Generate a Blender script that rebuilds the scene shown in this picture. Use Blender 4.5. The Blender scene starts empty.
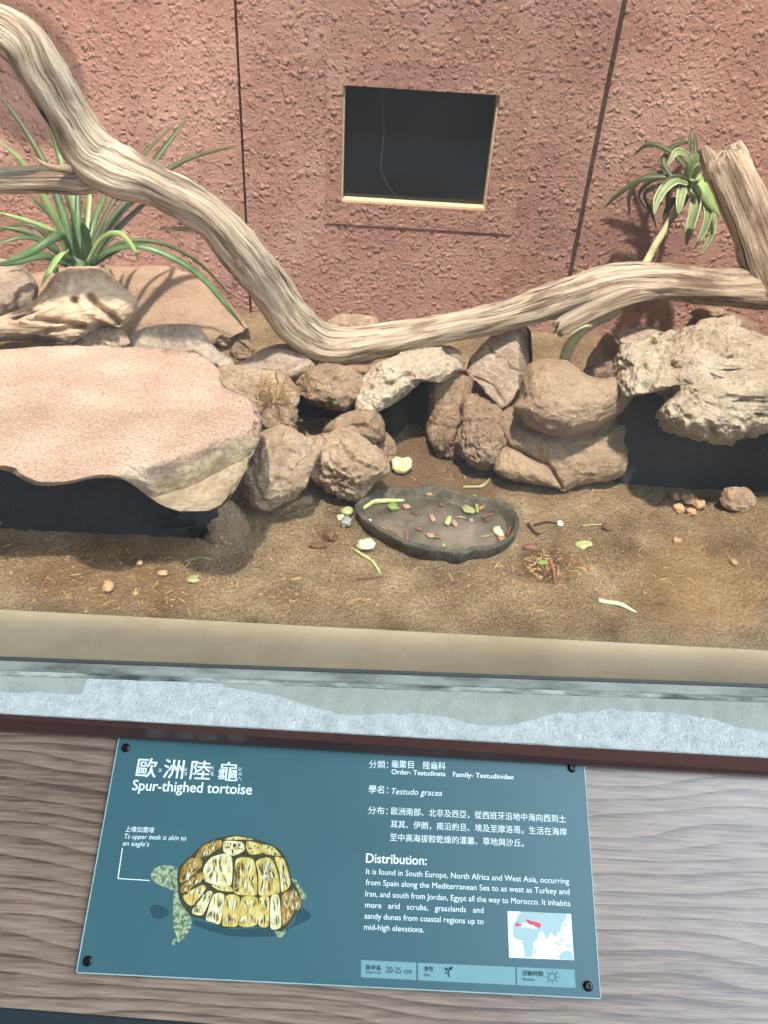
import bpy, bmesh, math, random
import numpy as np
from mathutils import Vector, Matrix
random.seed(7)
rng = np.random.default_rng(7)
SC = bpy.context.scene
COL = SC.collection

# ------------------------------------------------------------------ camera
F_PX = 770.0
CAM = np.array([0.0, 0.0, 1.55])
def cam_axes(pitch, yaw, roll):
    p, yw, r = np.radians([pitch, yaw, roll])
    cy, sy = np.cos(yw), np.sin(yw)
    fh = np.array([-sy, cy, 0]); rt = np.array([cy, sy, 0]); up = np.array([0, 0, 1.0])
    f = fh*np.cos(p) - up*np.sin(p); u = fh*np.sin(p) + up*np.cos(p)
    return rt*np.cos(r) + u*np.sin(r), -rt*np.sin(r) + u*np.cos(r), f
AR, AU, AF = cam_axes(36.34, -1.156, 3.889)
cd = bpy.data.cameras.new('camera'); cam = bpy.data.objects.new('camera', cd); COL.objects.link(cam)
cd.sensor_fit = 'VERTICAL'; cd.sensor_height = 24.0; cd.lens = 24.0*F_PX/1024.0
cd.clip_start = 0.02
cam.matrix_world = Matrix(((AR[0], AU[0], -AF[0], CAM[0]), (AR[1], AU[1], -AF[1], CAM[1]),
                           (AR[2], AU[2], -AF[2], CAM[2]), (0, 0, 0, 1)))
SC.camera = cam
SC.view_settings.view_transform = 'Standard'; SC.view_settings.look = 'None'
SC.view_settings.exposure = 0.0; SC.view_settings.gamma = 1.0
SC.view_settings.use_curve_mapping = False

# ------------------------------------------------------------------ world and lights
W = bpy.data.worlds.new('world'); SC.world = W; W.use_nodes = True
nt = W.node_tree; nt.nodes.clear()
tc = nt.nodes.new('ShaderNodeTexCoord'); sp = nt.nodes.new('ShaderNodeSeparateXYZ')
nt.links.new(tc.outputs['Generated'], sp.inputs[0])
dotn = nt.nodes.new('ShaderNodeVectorMath'); dotn.operation = 'DOT_PRODUCT'
nt.links.new(tc.outputs['Generated'], dotn.inputs[0])
dotn.inputs[1].default_value = Vector((0.76, -0.10, 0.64)).normalized()
mr = nt.nodes.new('ShaderNodeMapRange'); mr.interpolation_type = 'SMOOTHSTEP'
mr.inputs['From Min'].default_value = 0.56; mr.inputs['From Max'].default_value = 0.95
nt.links.new(dotn.outputs['Value'], mr.inputs['Value'])
up = nt.nodes.new('ShaderNodeMapRange'); up.inputs['From Min'].default_value = -0.15; up.inputs['From Max'].default_value = 0.25
nt.links.new(sp.outputs['Z'], up.inputs['Value'])
m1 = nt.nodes.new('ShaderNodeMix'); m1.data_type = 'RGBA'
m1.inputs['A'].default_value = (0.16, 0.16, 0.16, 1); m1.inputs['B'].default_value = (0.31, 0.35, 0.385, 1)
nt.links.new(up.outputs[0], m1.inputs['Factor'])
m2 = nt.nodes.new('ShaderNodeMix'); m2.data_type = 'RGBA'
nt.links.new(mr.outputs[0], m2.inputs['Factor']); nt.links.new(m1.outputs['Result'], m2.inputs['A'])
m2.inputs['B'].default_value = (9.8, 11.8, 13.6, 1)
bg = nt.nodes.new('ShaderNodeBackground'); bg.inputs['Strength'].default_value = 0.6
nt.links.new(m2.outputs['Result'], bg.inputs['Color'])
wo = nt.nodes.new('ShaderNodeOutputWorld'); nt.links.new(bg.outputs[0], wo.inputs[0])

def aim(o, d):
    o.rotation_euler = Vector(d).to_track_quat('-Z', 'Y').to_euler()
SUN = np.array([0.06, 0.38, -1.0])
def area(name, loc, d, sx, sy, e, col, spread):
    l = bpy.data.lights.new(name, 'AREA'); l.shape = 'RECTANGLE'; l.size = sx; l.size_y = sy
    l.energy = e; l.color = col; l.spread = math.radians(spread)
    o = bpy.data.objects.new(name, l); COL.objects.link(o)
    zz = -Vector(d).normalized(); xx = (Vector((1, 0, 0)) - zz*zz.x).normalized(); yy = zz.cross(xx)
    o.matrix_world = Matrix(((xx.x, yy.x, zz.x, loc[0]), (xx.y, yy.y, zz.y, loc[1]), (xx.z, yy.z, zz.z, loc[2]), (0, 0, 0, 1))); return o
area('exhibit_skylight', (-0.05, 0.78, 3.2), SUN, 2.7, 1.60, 29.0, (1.0, 0.95, 0.88), 3)
def spot(name, loc, target, e, col, ang, rad, blend=0.6):
    l = bpy.data.lights.new(name, 'SPOT'); l.energy = e; l.color = col
    l.spot_size = math.radians(ang); l.spot_blend = blend; l.shadow_soft_size = rad
    o = bpy.data.objects.new(name, l); COL.objects.link(o); o.location = loc
    aim(o, Vector(target) - Vector(loc)); return o
spot('heat_lamp_left', (-0.55, 0.98, 1.78), (-0.80, 1.85, 1.42), 24.0, (1.0, 0.91, 0.77), 70, 0.03, 0.9)
spot('heat_lamp_right', (0.70, 1.15, 1.85), (0.92, 2.0, 1.38), 16.0, (1.0, 0.91, 0.80), 66, 0.04, 0.9)

# ------------------------------------------------------------------ pixel <-> place helpers
def ray(x, y):
    return AR*((x-384)/F_PX) - AU*((y-512)/F_PX) + AF
def P(x, y, Y=None, z=None):
    d = ray(x, y)
    t = (Y-CAM[1])/d[1] if Y is not None else (z-CAM[2])/d[2]
    return CAM + d*t
def onplane(x, y, p, n):
    d = ray(x, y); return CAM + d*(np.dot(np.asarray(p)-CAM, n)/np.dot(d, n))
def topx(V):
    q = V - CAM; dz = q@AF
    return np.stack([384 + F_PX*(q@AR)/dz, 512 - F_PX*(q@AU)/dz], 1)

# ------------------------------------------------------------------ numpy noise
def _hash(i, j, k, s):
    h = (i*374761393 + j*668265263 + k*1274126177 + s*69069) & 0xffffffff
    h = ((h ^ (h >> 13))*1274126177) & 0xffffffff
    h = (h ^ (h >> 16)) & 0xffffffff
    return h/4294967295.0
def vnoise(p, seed=0):
    i = np.floor(p).astype(np.int64); f = p-i; f = f*f*f*(f*(f*6-15)+10)
    out = 0
    for dx in (0, 1):
        for dy in (0, 1):
            for dz in (0, 1):
                w = (f[:, 0] if dx else 1-f[:, 0])*(f[:, 1] if dy else 1-f[:, 1])*(f[:, 2] if dz else 1-f[:, 2])
                out = out + w*_hash(i[:, 0]+dx, i[:, 1]+dy, i[:, 2]+dz, seed)
    return out*2-1
def fbm(p, octv=4, seed=0, gain=0.5, ridged=False):
    a, t, tot = 1.0, 0, 0
    q = p.copy()
    for o in range(octv):
        n = vnoise(q + 17.3*o, seed+o)
        if ridged: n = 1-2*np.abs(n)
        t = t + a*n; tot += a; a *= gain; q = q*2.03
    return t/tot

# ------------------------------------------------------------------ object helpers
ORI = {}
def mesh_obj(name, V, faces, mat, parent=None, loc=None, smooth=True, uv3=None, mats=None, midx=None):
    V = np.asarray(V, float)
    if parent is not None: o0 = ORI[parent.name]
    elif loc is not None: o0 = np.asarray(loc, float)
    else: o0 = np.array([(V[:, 0].min()+V[:, 0].max())/2, (V[:, 1].min()+V[:, 1].max())/2, V[:, 2].min()])
    me = bpy.data.meshes.new(name)
    me.from_pydata((V-o0).tolist(), [], [list(map(int, f)) for f in faces])
    if smooth: me.polygons.foreach_set('use_smooth', [True]*len(me.polygons))
    for m in (mats or [mat]): me.materials.append(m)
    if midx is not None: me.polygons.foreach_set('material_index', midx)
    if uv3 is not None:
        at = me.attributes.new('grain', 'FLOAT_VECTOR', 'POINT')
        at.data.foreach_set('vector', np.asarray(uv3, float).ravel())
    me.update()
    o = bpy.data.objects.new(name, me); COL.objects.link(o)
    if parent is not None: o.parent = parent; ORI[o.name] = o0
    else: o.location = o0; ORI[o.name] = o0
    return o
def thing(name, loc, label, cat, group=None):
    o = bpy.data.objects.new(name, None); COL.objects.link(o); o.location = loc
    o.empty_display_size = 0.05
    ORI[o.name] = np.asarray(loc, float); return tag(o, label, cat, group)
def tag(o, label, cat, group=None, kind=None):
    o['label'] = label; o['category'] = cat
    if group: o['group'] = group
    if kind: o['kind'] = kind
    return o
def structure(o):
    o['kind'] = 'structure'; return o
def smooth_modifier(o, levels=1):
    m = o.modifiers.new('subdivision', 'SUBSURF'); m.levels = levels; m.render_levels = levels
def bevel(o, w=0.003, seg=2):
    m = o.modifiers.new('bevel', 'BEVEL'); m.width = w; m.segments = seg; m.limit_method = 'ANGLE'
def prism(q_top, q_bot):
    n = len(q_top); V = list(q_top)+list(q_bot)
    Fc = [list(range(n)), list(range(2*n-1, n-1, -1))]
    for i in range(n):
        j = (i+1) % n; Fc.append([i, i+n, j+n, j])
    return np.array(V), Fc
def boxmesh(x0, x1, y0, y1, z0, z1):
    t = [(x0, y0, z1), (x1, y0, z1), (x1, y1, z1), (x0, y1, z1)]
    b = [(x, y, z0) for x, y, z in t]
    return prism(t, b)
def join(parts):
    V, Fc, k = [], [], 0
    for v, f in parts:
        V.append(np.asarray(v, float)); Fc += [[i+k for i in g] for g in f]; k += len(v)
    return np.concatenate(V), Fc

# ------------------------------------------------------------------ materials
def lin(c):
    return tuple(((v/255)/12.92 if v/255 <= 0.04045 else ((v/255+0.055)/1.055)**2.4) for v in c)+(1.0,)
def material(name, cols, scale=20, detail=6, rough=0.85, bump=0.0, bscale=80, bdist=0.004, spec=0.3,
             stops=None, attr=None, stretch=None, voro=0.0, vscale=60, metallic=0.0, distort=0.0, fine=0.0, coat=0.0, bdetail=8):
    m = bpy.data.materials.new(name); m.use_nodes = True
    t = m.node_tree; b = t.nodes['Principled BSDF']
    b.inputs['Roughness'].default_value = rough; b.inputs['Specular IOR Level'].default_value = spec
    b.inputs['Metallic'].default_value = metallic
    b.inputs['Coat Weight'].default_value = coat
    if attr:
        c = t.nodes.new('ShaderNodeAttribute'); c.attribute_name = attr; vec = c.outputs['Vector']
    else:
        c = t.nodes.new('ShaderNodeTexCoord'); vec = c.outputs['Object']
    if stretch:
        mp = t.nodes.new('ShaderNodeMapping'); mp.inputs['Scale'].default_value = stretch
        t.links.new(vec, mp.inputs['Vector']); vec = mp.outputs['Vector']
    n = t.nodes.new('ShaderNodeTexNoise'); n.inputs['Scale'].default_value = scale
    n.inputs['Detail'].default_value = detail; n.inputs['Roughness'].default_value = 0.62
    n.inputs['Distortion'].default_value = distort
    t.links.new(vec, n.inputs['Vector'])
    r = t.nodes.new('ShaderNodeValToRGB'); els = r.color_ramp.elements
    k = len(cols); stops = stops or [0.28+0.44*i/max(1, k-1) for i in range(k)]
    while len(els) < k: els.new(0.5)
    for e, s, cc in zip(els, stops, cols): e.position = s; e.color = lin(cc)
    if k == 1: els[1].color = lin(cols[0]); els[0].color = lin(cols[0])
    t.links.new(n.outputs['Fac'], r.inputs['Fac'])
    col = r.outputs['Color']
    if fine > 0:
        n2 = t.nodes.new('ShaderNodeTexNoise'); n2.inputs['Scale'].default_value = bscale*2; n2.inputs['Detail'].default_value = 3
        t.links.new(vec, n2.inputs['Vector'])
        rr = t.nodes.new('ShaderNodeMapRange'); rr.inputs['From Min'].default_value = 0.3; rr.inputs['From Max'].default_value = 0.7
        rr.inputs['To Min'].default_value = 1-fine; rr.inputs['To Max'].default_value = 1+fine
        t.links.new(n2.outputs['Fac'], rr.inputs['Value'])
        mx = t.nodes.new('ShaderNodeMix'); mx.data_type = 'RGBA'; mx.blend_type = 'MULTIPLY'; mx.inputs['Factor'].default_value = 1
        t.links.new(col, mx.inputs['A']); t.links.new(rr.outputs[0], mx.inputs['B']); col = mx.outputs['Result']
    t.links.new(col, b.inputs['Base Color'])
    if bump > 0 or voro > 0:
        h = None
        if bump > 0:
            nb = t.nodes.new('ShaderNodeTexNoise'); nb.inputs['Scale'].default_value = bscale
            nb.inputs['Detail'].default_value = bdetail; nb.inputs['Roughness'].default_value = 0.65
            t.links.new(vec, nb.inputs['Vector'])
            ml = t.nodes.new('ShaderNodeMath'); ml.operation = 'MULTIPLY'; ml.inputs[1].default_value = bump
            t.links.new(nb.outputs['Fac'], ml.inputs[0]); h = ml.outputs[0]
        if voro > 0:
            vo = t.nodes.new('ShaderNodeTexVoronoi'); vo.inputs['Scale'].default_value = vscale; vo.feature = 'SMOOTH_F1'
            t.links.new(vec, vo.inputs['Vector'])
            m2 = t.nodes.new('ShaderNodeMath'); m2.operation = 'MULTIPLY_ADD'; m2.inputs[1].default_value = voro
            t.links.new(vo.outputs['Distance'], m2.inputs[0])
            if h is not None: t.links.new(h, m2.inputs[2])
            else: m2.inputs[2].default_value = 0
            h = m2.outputs[0]
        bp = t.nodes.new('ShaderNodeBump'); bp.inputs['Strength'].default_value = 1.0; bp.inputs['Distance'].default_value = bdist
        t.links.new(h, bp.inputs['Height']); t.links.new(bp.outputs['Normal'], b.inputs['Normal'])
    return m
def plain(name, c, rough=0.6, spec=0.3, metallic=0.0, var=0.06, scale=60):
    lo = tuple(max(0, v*(1-var)) for v in c); hi = tuple(min(255, v*(1+var)) for v in c)
    return material(name, [lo, hi], scale=scale, rough=rough, spec=spec, metallic=metallic, detail=3)

def stucco_material():
    m = material('rough_pink_stucco', [(158, 116, 102), (178, 136, 120), (196, 158, 142)], scale=4, rough=0.95, fine=0.06, bscale=60, spec=0.15)
    t = m.node_tree; b = t.nodes['Principled BSDF']; c = t.nodes.new('ShaderNodeTexCoord')
    def noise(sc, det):
        n = t.nodes.new('ShaderNodeTexNoise'); n.inputs['Scale'].default_value = sc; n.inputs['Detail'].default_value = det; n.inputs['Roughness'].default_value = 0.68
        t.links.new(c.outputs['Object'], n.inputs['Vector']); return n.outputs['Fac']
    wp = t.nodes.new('ShaderNodeTexNoise'); wp.inputs['Scale'].default_value = 55; wp.inputs['Detail'].default_value = 3
    t.links.new(c.outputs['Object'], wp.inputs['Vector'])
    wv = t.nodes.new('ShaderNodeVectorMath'); wv.operation = 'MULTIPLY_ADD'; wv.inputs[1].default_value = (0.016, 0.016, 0.016)
    t.links.new(wp.outputs['Color'], wv.inputs[0]); t.links.new(c.outputs['Object'], wv.inputs[2])
    hs_ = []
    for vs in (62, 118):
        vo = t.nodes.new('ShaderNodeTexVoronoi'); vo.inputs['Scale'].default_value = vs; t.links.new(wv.outputs[0], vo.inputs['Vector'])
        sx2 = t.nodes.new('ShaderNodeSeparateColor'); t.links.new(vo.outputs['Color'], sx2.inputs[0])
        mr2 = t.nodes.new('ShaderNodeMapRange'); mr2.inputs['From Min'].default_value = 0.55; mr2.inputs['From Max'].default_value = 0.15; mr2.interpolation_type = 'SMOOTHSTEP'
        t.links.new(vo.outputs['Distance'], mr2.inputs['Value'])
        pw = t.nodes.new('ShaderNodeMath'); pw.operation = 'POWER'; pw.inputs[1].default_value = 1.6; t.links.new(sx2.outputs[0], pw.inputs[0])
        mu = t.nodes.new('ShaderNodeMath'); mu.operation = 'MULTIPLY'; t.links.new(mr2.outputs[0], mu.inputs[0]); t.links.new(pw.outputs[0], mu.inputs[1]); hs_.append(mu.outputs[0])
    sm = t.nodes.new('ShaderNodeMath'); sm.operation = 'MULTIPLY_ADD'; sm.inputs[1].default_value = 0.6; t.links.new(hs_[1], sm.inputs[0]); t.links.new(hs_[0], sm.inputs[2])
    a = t.nodes.new('ShaderNodeMath'); a.operation = 'MULTIPLY_ADD'; a.inputs[1].default_value = 0.5
    t.links.new(noise(260, 6), a.inputs[0]); t.links.new(sm.outputs[0], a.inputs[2])
    a2 = t.nodes.new('ShaderNodeMath'); a2.operation = 'MULTIPLY_ADD'; a2.inputs[1].default_value = 0.8
    t.links.new(noise(24, 3), a2.inputs[0]); t.links.new(a.outputs[0], a2.inputs[2])
    bp = t.nodes.new('ShaderNodeBump'); bp.inputs['Distance'].default_value = 0.007; bp.inputs['Strength'].default_value = 1.0
    t.links.new(a2.outputs[0], bp.inputs['Height']); t.links.new(bp.outputs[0], b.inputs['Normal']); return m
M_wall = stucco_material()
M_patch = material('sandy_render', [(152, 122, 98), (172, 142, 116), (186, 158, 132)], scale=12, rough=0.95, bump=1, bscale=90, bdist=0.01, fine=0.1)
M_dark = plain('dark_gap', (58, 30, 28), rough=0.9)
M_plinth = material('mauve_plinth', [(120, 92, 90), (140, 110, 104)], scale=14, rough=0.95, bump=1, bscale=90, bdist=0.006)
M_soil = material('dry_sandy_soil', [(128, 102, 75), (161, 134, 101), (186, 158, 122), (206, 181, 145)], scale=9, detail=10, rough=0.98, bump=1.2, bscale=130,
                  bdist=0.022, fine=0.45, spec=0.1)
M_ledge = material('dusty_ledge', [(168, 148, 117), (184, 165, 134), (194, 176, 146)], scale=5, rough=0.9, bump=0.4, bscale=60, bdist=0.002, fine=0.04)
M_slab = material('pink_sandstone', [(184, 148, 126), (204, 170, 146), (220, 192, 168)], scale=9, detail=8, rough=0.92, bump=1.0, bscale=105, bdist=0.0132, fine=0.30)
M_fresh = material('fresh_broken_sandstone', [(158, 136, 110), (190, 168, 138), (208, 190, 162)], scale=14, detail=8, rough=0.95, bump=1.2, bscale=60, bdist=0.016, fine=0.2)
M_shade = material('painted_shade_rock', [(44, 46, 50), (58, 58, 60)], scale=16, rough=0.97, bump=1, bscale=50, bdist=0.01)  # shade of the hollow and caves, put into a dark grey-blue rock colour
M_tan = material('tan_rock', [(158, 128, 100), (194, 164, 134), (216, 190, 160)], scale=18, detail=8, rough=0.95, bump=1.2, bscale=70, bdist=0.0220, fine=0.192)
M_brown = material('brown_rock', [(146, 116, 90), (188, 156, 126), (214, 184, 152)], scale=22, detail=8, rough=0.95, bump=1.3, bscale=80, bdist=0.0242, fine=0.224)
M_pale = material('pale_limestone', [(186, 162, 134), (224, 202, 172), (240, 222, 196)], scale=16, detail=8, rough=0.95, bump=1.3, bscale=70, bdist=0.0220, fine=0.192)
M_grey = material('grey_slate_rock', [(148, 128, 110), (178, 156, 136), (198, 178, 156)], scale=16, detail=8, rough=0.9, bump=1.0, bscale=60, bdist=0.0154, fine=0.160)
M_mound = material('smooth_cement_rock', [(146, 120, 94), (168, 142, 114), (184, 159, 131)], scale=10, detail=8, rough=0.95, bump=0.9, bscale=70, bdist=0.0132, fine=0.144)
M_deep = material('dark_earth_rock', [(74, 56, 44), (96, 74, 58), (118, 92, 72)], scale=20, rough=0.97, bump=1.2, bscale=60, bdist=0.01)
def branch_material():
    m = bpy.data.materials.new('bleached_driftwood'); m.use_nodes = True
    t = m.node_tree; b = t.nodes['Principled BSDF']; b.inputs['Roughness'].default_value = 0.85; b.inputs['Specular IOR Level'].default_value = 0.25
    a = t.nodes.new('ShaderNodeAttribute'); a.attribute_name = 'grain'
    def noise(stretch, scale, detail, dist=0.0):
        mp = t.nodes.new('ShaderNodeMapping'); mp.inputs['Scale'].default_value = stretch; t.links.new(a.outputs['Vector'], mp.inputs['Vector'])
        n = t.nodes.new('ShaderNodeTexNoise'); n.inputs['Scale'].default_value = scale; n.inputs['Detail'].default_value = detail; n.inputs['Roughness'].default_value = 0.65
        n.inputs['Distortion'].default_value = dist; t.links.new(mp.outputs[0], n.inputs['Vector']); return n.outputs['Fac']
    def ramp(f, st):
        r = t.nodes.new('ShaderNodeValToRGB'); e = r.color_ramp.elements
        while len(e) < len(st): e.new(0.5)
        for k, (p, c) in zip(e, st): k.position = p; k.color = lin(c)
        t.links.new(f, r.inputs['Fac']); return r.outputs['Color']
    def mix(f, A, B, mode='MIX'):
        x = t.nodes.new('ShaderNodeMix'); x.data_type = 'RGBA'; x.blend_type = mode
        if isinstance(f, float): x.inputs['Factor'].default_value = f
        else: t.links.new(f, x.inputs['Factor'])
        t.links.new(A, x.inputs['A']); t.links.new(B, x.inputs['B']); return x.outputs['Result']
    fib = noise((1, 1, 0.10), 16, 8, 0.4); big = noise((1, 1, 0.5), 3.2, 6, 0.3); crk = noise((1, 1, 0.07), 15, 6, 0.8)
    pale = ramp(fib, [(0.30, (146, 120, 98)), (0.45, (200, 175, 147)), (0.62, (230, 211, 185))])
    grey = ramp(fib, [(0.30, (110, 90, 72)), (0.48, (150, 126, 104)), (0.65, (186, 162, 136))])
    mk = ramp(big, [(0.50, (0, 0, 0)), (0.60, (255, 255, 255))])
    c = mix(mk, pale, grey)
    cr = ramp(crk, [(0.33, (84, 64, 50)), (0.40, (255, 255, 255))])
    c = mix(1.0, c, cr, 'MULTIPLY')
    t.links.new(c, b.inputs['Base Color'])
    ad = t.nodes.new('ShaderNodeMath'); ad.operation = 'ADD'; t.links.new(fib, ad.inputs[0])
    bw = t.nodes.new('ShaderNodeRGBToBW'); t.links.new(cr, bw.inputs[0]); t.links.new(bw.outputs[0], ad.inputs[1])
    bp = t.nodes.new('ShaderNodeBump'); bp.inputs['Distance'].default_value = 0.014; t.links.new(ad.outputs[0], bp.inputs['Height'])
    t.links.new(bp.outputs[0], b.inputs['Normal']); return m
M_wood = branch_material()
M_cork = material('pale_weathered_wood', [(164, 136, 108), (192, 164, 134), (208, 182, 154)], scale=10, detail=8, rough=0.9, bump=1.0, bscale=40, bdist=0.008, fine=0.12,
                  stretch=(0.7, 0.7, 2.2))
M_bark = material('grey_bark', [(130, 104, 82), (176, 150, 122)], scale=20, rough=0.95, bump=1, bscale=60, bdist=0.006)
M_leaf = material('green_strap_leaf', [(44, 66, 38), (78, 104, 60), (116, 140, 88)], scale=10, rough=0.42, spec=0.5)
M_leaf_l = material('light_green_leaf', [(116, 142, 82), (162, 184, 116)], scale=14, rough=0.45, spec=0.5)
M_leaf_d = material('dark_olive_leaf', [(58, 66, 36), (88, 92, 54)], scale=14, rough=0.5, spec=0.4)
M_leaf_e = plain('cream_leaf_edge', (180, 188, 138), rough=0.5)
M_stem = material('pale_green_stem', [(176, 172, 124), (208, 204, 158)], scale=40, rough=0.6)
M_root = material('dry_root', [(150, 116, 74), (190, 154, 104)], scale=40, rough=0.9)
M_dish = material('dark_resin_dish', [(58, 54, 46), (88, 82, 70), (116, 106, 90)], scale=40, rough=0.75, bump=0.8, bscale=90, bdist=0.006, spec=0.12, fine=0.2)
M_dishin = material('dusty_dish_floor', [(78, 70, 60), (108, 98, 84), (134, 116, 96)], scale=26, rough=0.8, bump=0.6, bscale=90, bdist=0.003, fine=0.1)
M_sill = material('pale_speckled_concrete', [(168, 172, 168), (188, 192, 188), (202, 206, 202)], scale=60, rough=0.9, bump=1.0, bscale=220, bdist=0.003, fine=0.16)
M_silld = material('worn_cement_patch', [(150, 152, 142), (166, 168, 158)], scale=30, rough=0.92, bump=0.6, bscale=160, bdist=0.002, fine=0.08)
M_seal = material('grey_silicone_seal', [(84, 86, 78), (140, 142, 132), (166, 168, 158)], scale=34, rough=0.5, stretch=(0.3, 1, 1), bump=0.6, bscale=120, bdist=0.003)
M_mott = material('mottled_old_seal', [(66, 68, 64), (128, 130, 122), (176, 178, 170)], scale=26, detail=8, rough=0.7, stretch=(0.5, 2, 1), stops=[0.36, 0.50, 0.62])
M_sealdk = plain('dark_seal_line', (70, 72, 68), rough=0.5)
M_trim = material('dark_wood_trim', [(58, 36, 34), (82, 54, 50)], scale=14, rough=0.28, spec=0.6, stretch=(0.1, 1, 1))
M_screw = plain('black_screw', (28, 30, 32), rough=0.25, spec=0.7, metallic=0.6)
M_pane = plain('dark_window_pane', (18, 20, 24), rough=0.12, spec=0.5)
M_jamb = material('pale_jamb_render', [(200, 178, 140), (222, 200, 160)], scale=30, rough=0.9, bump=0.5, bscale=100, bdist=0.003)
M_sign = material('teal_printed_acrylic', [(58, 92, 98), (62, 98, 104)], scale=6, rough=0.30, spec=0.5)
M_edge = plain('clear_acrylic_edge', (150, 172, 170), rough=0.2)
M_print = plain('white_print', (226, 238, 236), rough=0.4, var=0.01)
M_stripbg = plain('pale_teal_print', (114, 152, 154), rough=0.35, var=0.01)
M_ink = plain('dark_teal_print', (30, 58, 62), rough=0.4, var=0.01)
M_mapsea = plain('map_white_print', (222, 240, 236), rough=0.35, var=0.01)
M_mapland = plain('map_grey_print', (160, 184, 184), rough=0.35, var=0.01)
M_mapred = plain('map_red_print', (214, 72, 88), rough=0.35, var=0.01)
M_apron = plain('dark_slate_apron', (58, 64, 68), 0.6)
M_floor = material('grey_paving', [(84, 86, 88), (104, 106, 108)], scale=12, rough=0.8, bump=0.5)

def board_material():
    m = bpy.data.materials.new('walnut_laminate'); m.use_nodes = True
    t = m.node_tree; b = t.nodes['Principled BSDF']
    b.inputs['Roughness'].default_value = 0.32; b.inputs['Specular IOR Level'].default_value = 0.8
    c = t.nodes.new('ShaderNodeTexCoord'); mp = t.nodes.new('ShaderNodeMapping')
    mp.inputs['Scale'].default_value = (0.42, 3.2, 3.2); mp.inputs['Location'].default_value = (0.31, 0.16, 0)
    t.links.new(c.outputs['Object'], mp.inputs['Vector'])
    sx_ = t.nodes.new('ShaderNodeSeparateXYZ'); t.links.new(c.outputs['Object'], sx_.inputs[0])
    def mth(op, a_, b_):
        n_ = t.nodes.new('ShaderNodeMath'); n_.operation = op
        for k_, v_ in ((0, a_), (1, b_)):
            if isinstance(v_, (int, float)): n_.inputs[k_].default_value = v_
            else: t.links.new(v_, n_.inputs[k_])
        return n_.outputs[0]
    def nz_(scale, sc3, det, rough=0.5):
        mp_n = t.nodes.new('ShaderNodeMapping'); mp_n.inputs['Scale'].default_value = sc3; t.links.new(c.outputs['Object'], mp_n.inputs['Vector'])
        n_ = t.nodes.new('ShaderNodeTexNoise'); n_.inputs['Scale'].default_value = scale; n_.inputs['Detail'].default_value = det; n_.inputs['Roughness'].default_value = rough
        t.links.new(mp_n.outputs[0], n_.inputs['Vector']); return n_.outputs['Fac']
    u_ = mth('ADD', mth('MULTIPLY', sx_.outputs['Y'], 0.88), mth('MULTIPLY', sx_.outputs['Z'], 0.47))     # across the grain
    wav_ = mth('MULTIPLY', nz_(1.0, (1.5, 6.0, 6.0), 2.0), 9.0)
    ph = mth('ADD', mth('MULTIPLY', u_, 62.0), wav_)
    fr_ = mth('FRACT', ph, 0)
    fine_ = nz_(3.0, (4, 110, 110), 5, 0.65)
    tone_ = nz_(1.0, (1.2, 14, 14), 3)
    val = mth('ADD', mth('ADD', mth('MULTIPLY', mth('POWER', fr_, 2.6), 0.27), mth('MULTIPLY', fine_, 0.95)), mth('MULTIPLY', tone_, 0.5))
    r = t.nodes.new('ShaderNodeValToRGB'); e = r.color_ramp.elements
    e[0].position = 0.55; e[0].color = lin((152, 129, 112)); e[1].position = 1.10; e[1].color = lin((80, 62, 51))
    k = e.new(0.82); k.color = lin((118, 97, 82))
    t.links.new(val, r.inputs['Fac']); t.links.new(r.outputs['Color'], b.inputs['Base Color'])
    return m
M_board = board_material()

def glass_material():
    m = bpy.data.materials.new('dusty_display_glass'); m.use_nodes = True
    t = m.node_tree; t.nodes.clear()
    out = t.nodes.new('ShaderNodeOutputMaterial'); tr = t.nodes.new('ShaderNodeBsdfTransparent')
    tr.inputs['Color'].default_value = (0.985, 0.99, 0.985, 1)
    gl = t.nodes.new('ShaderNodeBsdfGlossy'); gl.inputs['Roughness'].default_value = 0.0
    fr = t.nodes.new('ShaderNodeFresnel'); fr.inputs['IOR'].default_value = 1.35
    ge = t.nodes.new('ShaderNodeNewGeometry'); fm = t.nodes.new('ShaderNodeMath'); fm.operation = 'SUBTRACT'; fm.use_clamp = True
    t.links.new(fr.outputs[0], fm.inputs[0]); t.links.new(ge.outputs['Backfacing'], fm.inputs[1])   # only the front face mirrors
    mx = t.nodes.new('ShaderNodeMixShader'); t.links.new(fm.outputs[0], mx.inputs[0])
    t.links.new(tr.outputs[0], mx.inputs[1]); t.links.new(gl.outputs[0], mx.inputs[2])
    df = t.nodes.new('ShaderNodeBsdfDiffuse'); df.inputs['Color'].default_value = (0.85, 0.86, 0.85, 1)
    c = t.nodes.new('ShaderNodeTexCoord'); n = t.nodes.new('ShaderNodeTexNoise'); n.inputs['Scale'].default_value = 3.0
    n.inputs['Detail'].default_value = 5
    t.links.new(c.outputs['Object'], n.inputs['Vector'])
    rr = t.nodes.new('ShaderNodeMapRange'); rr.inputs['From Min'].default_value = 0.3; rr.inputs['From Max'].default_value = 0.7
    rr.inputs['To Min'].default_value = 0.003; rr.inputs['To Max'].default_value = 0.014
    t.links.new(n.outputs['Fac'], rr.inputs['Value'])
    m2 = t.nodes.new('ShaderNodeMixShader'); t.links.new(rr.outputs[0], m2.inputs[0])
    t.links.new(mx.outputs[0], m2.inputs[1]); t.links.new(df.outputs[0], m2.inputs[2])
    t.links.new(m2.outputs[0], out.inputs[0])
    return m
M_glass = glass_material()

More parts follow.
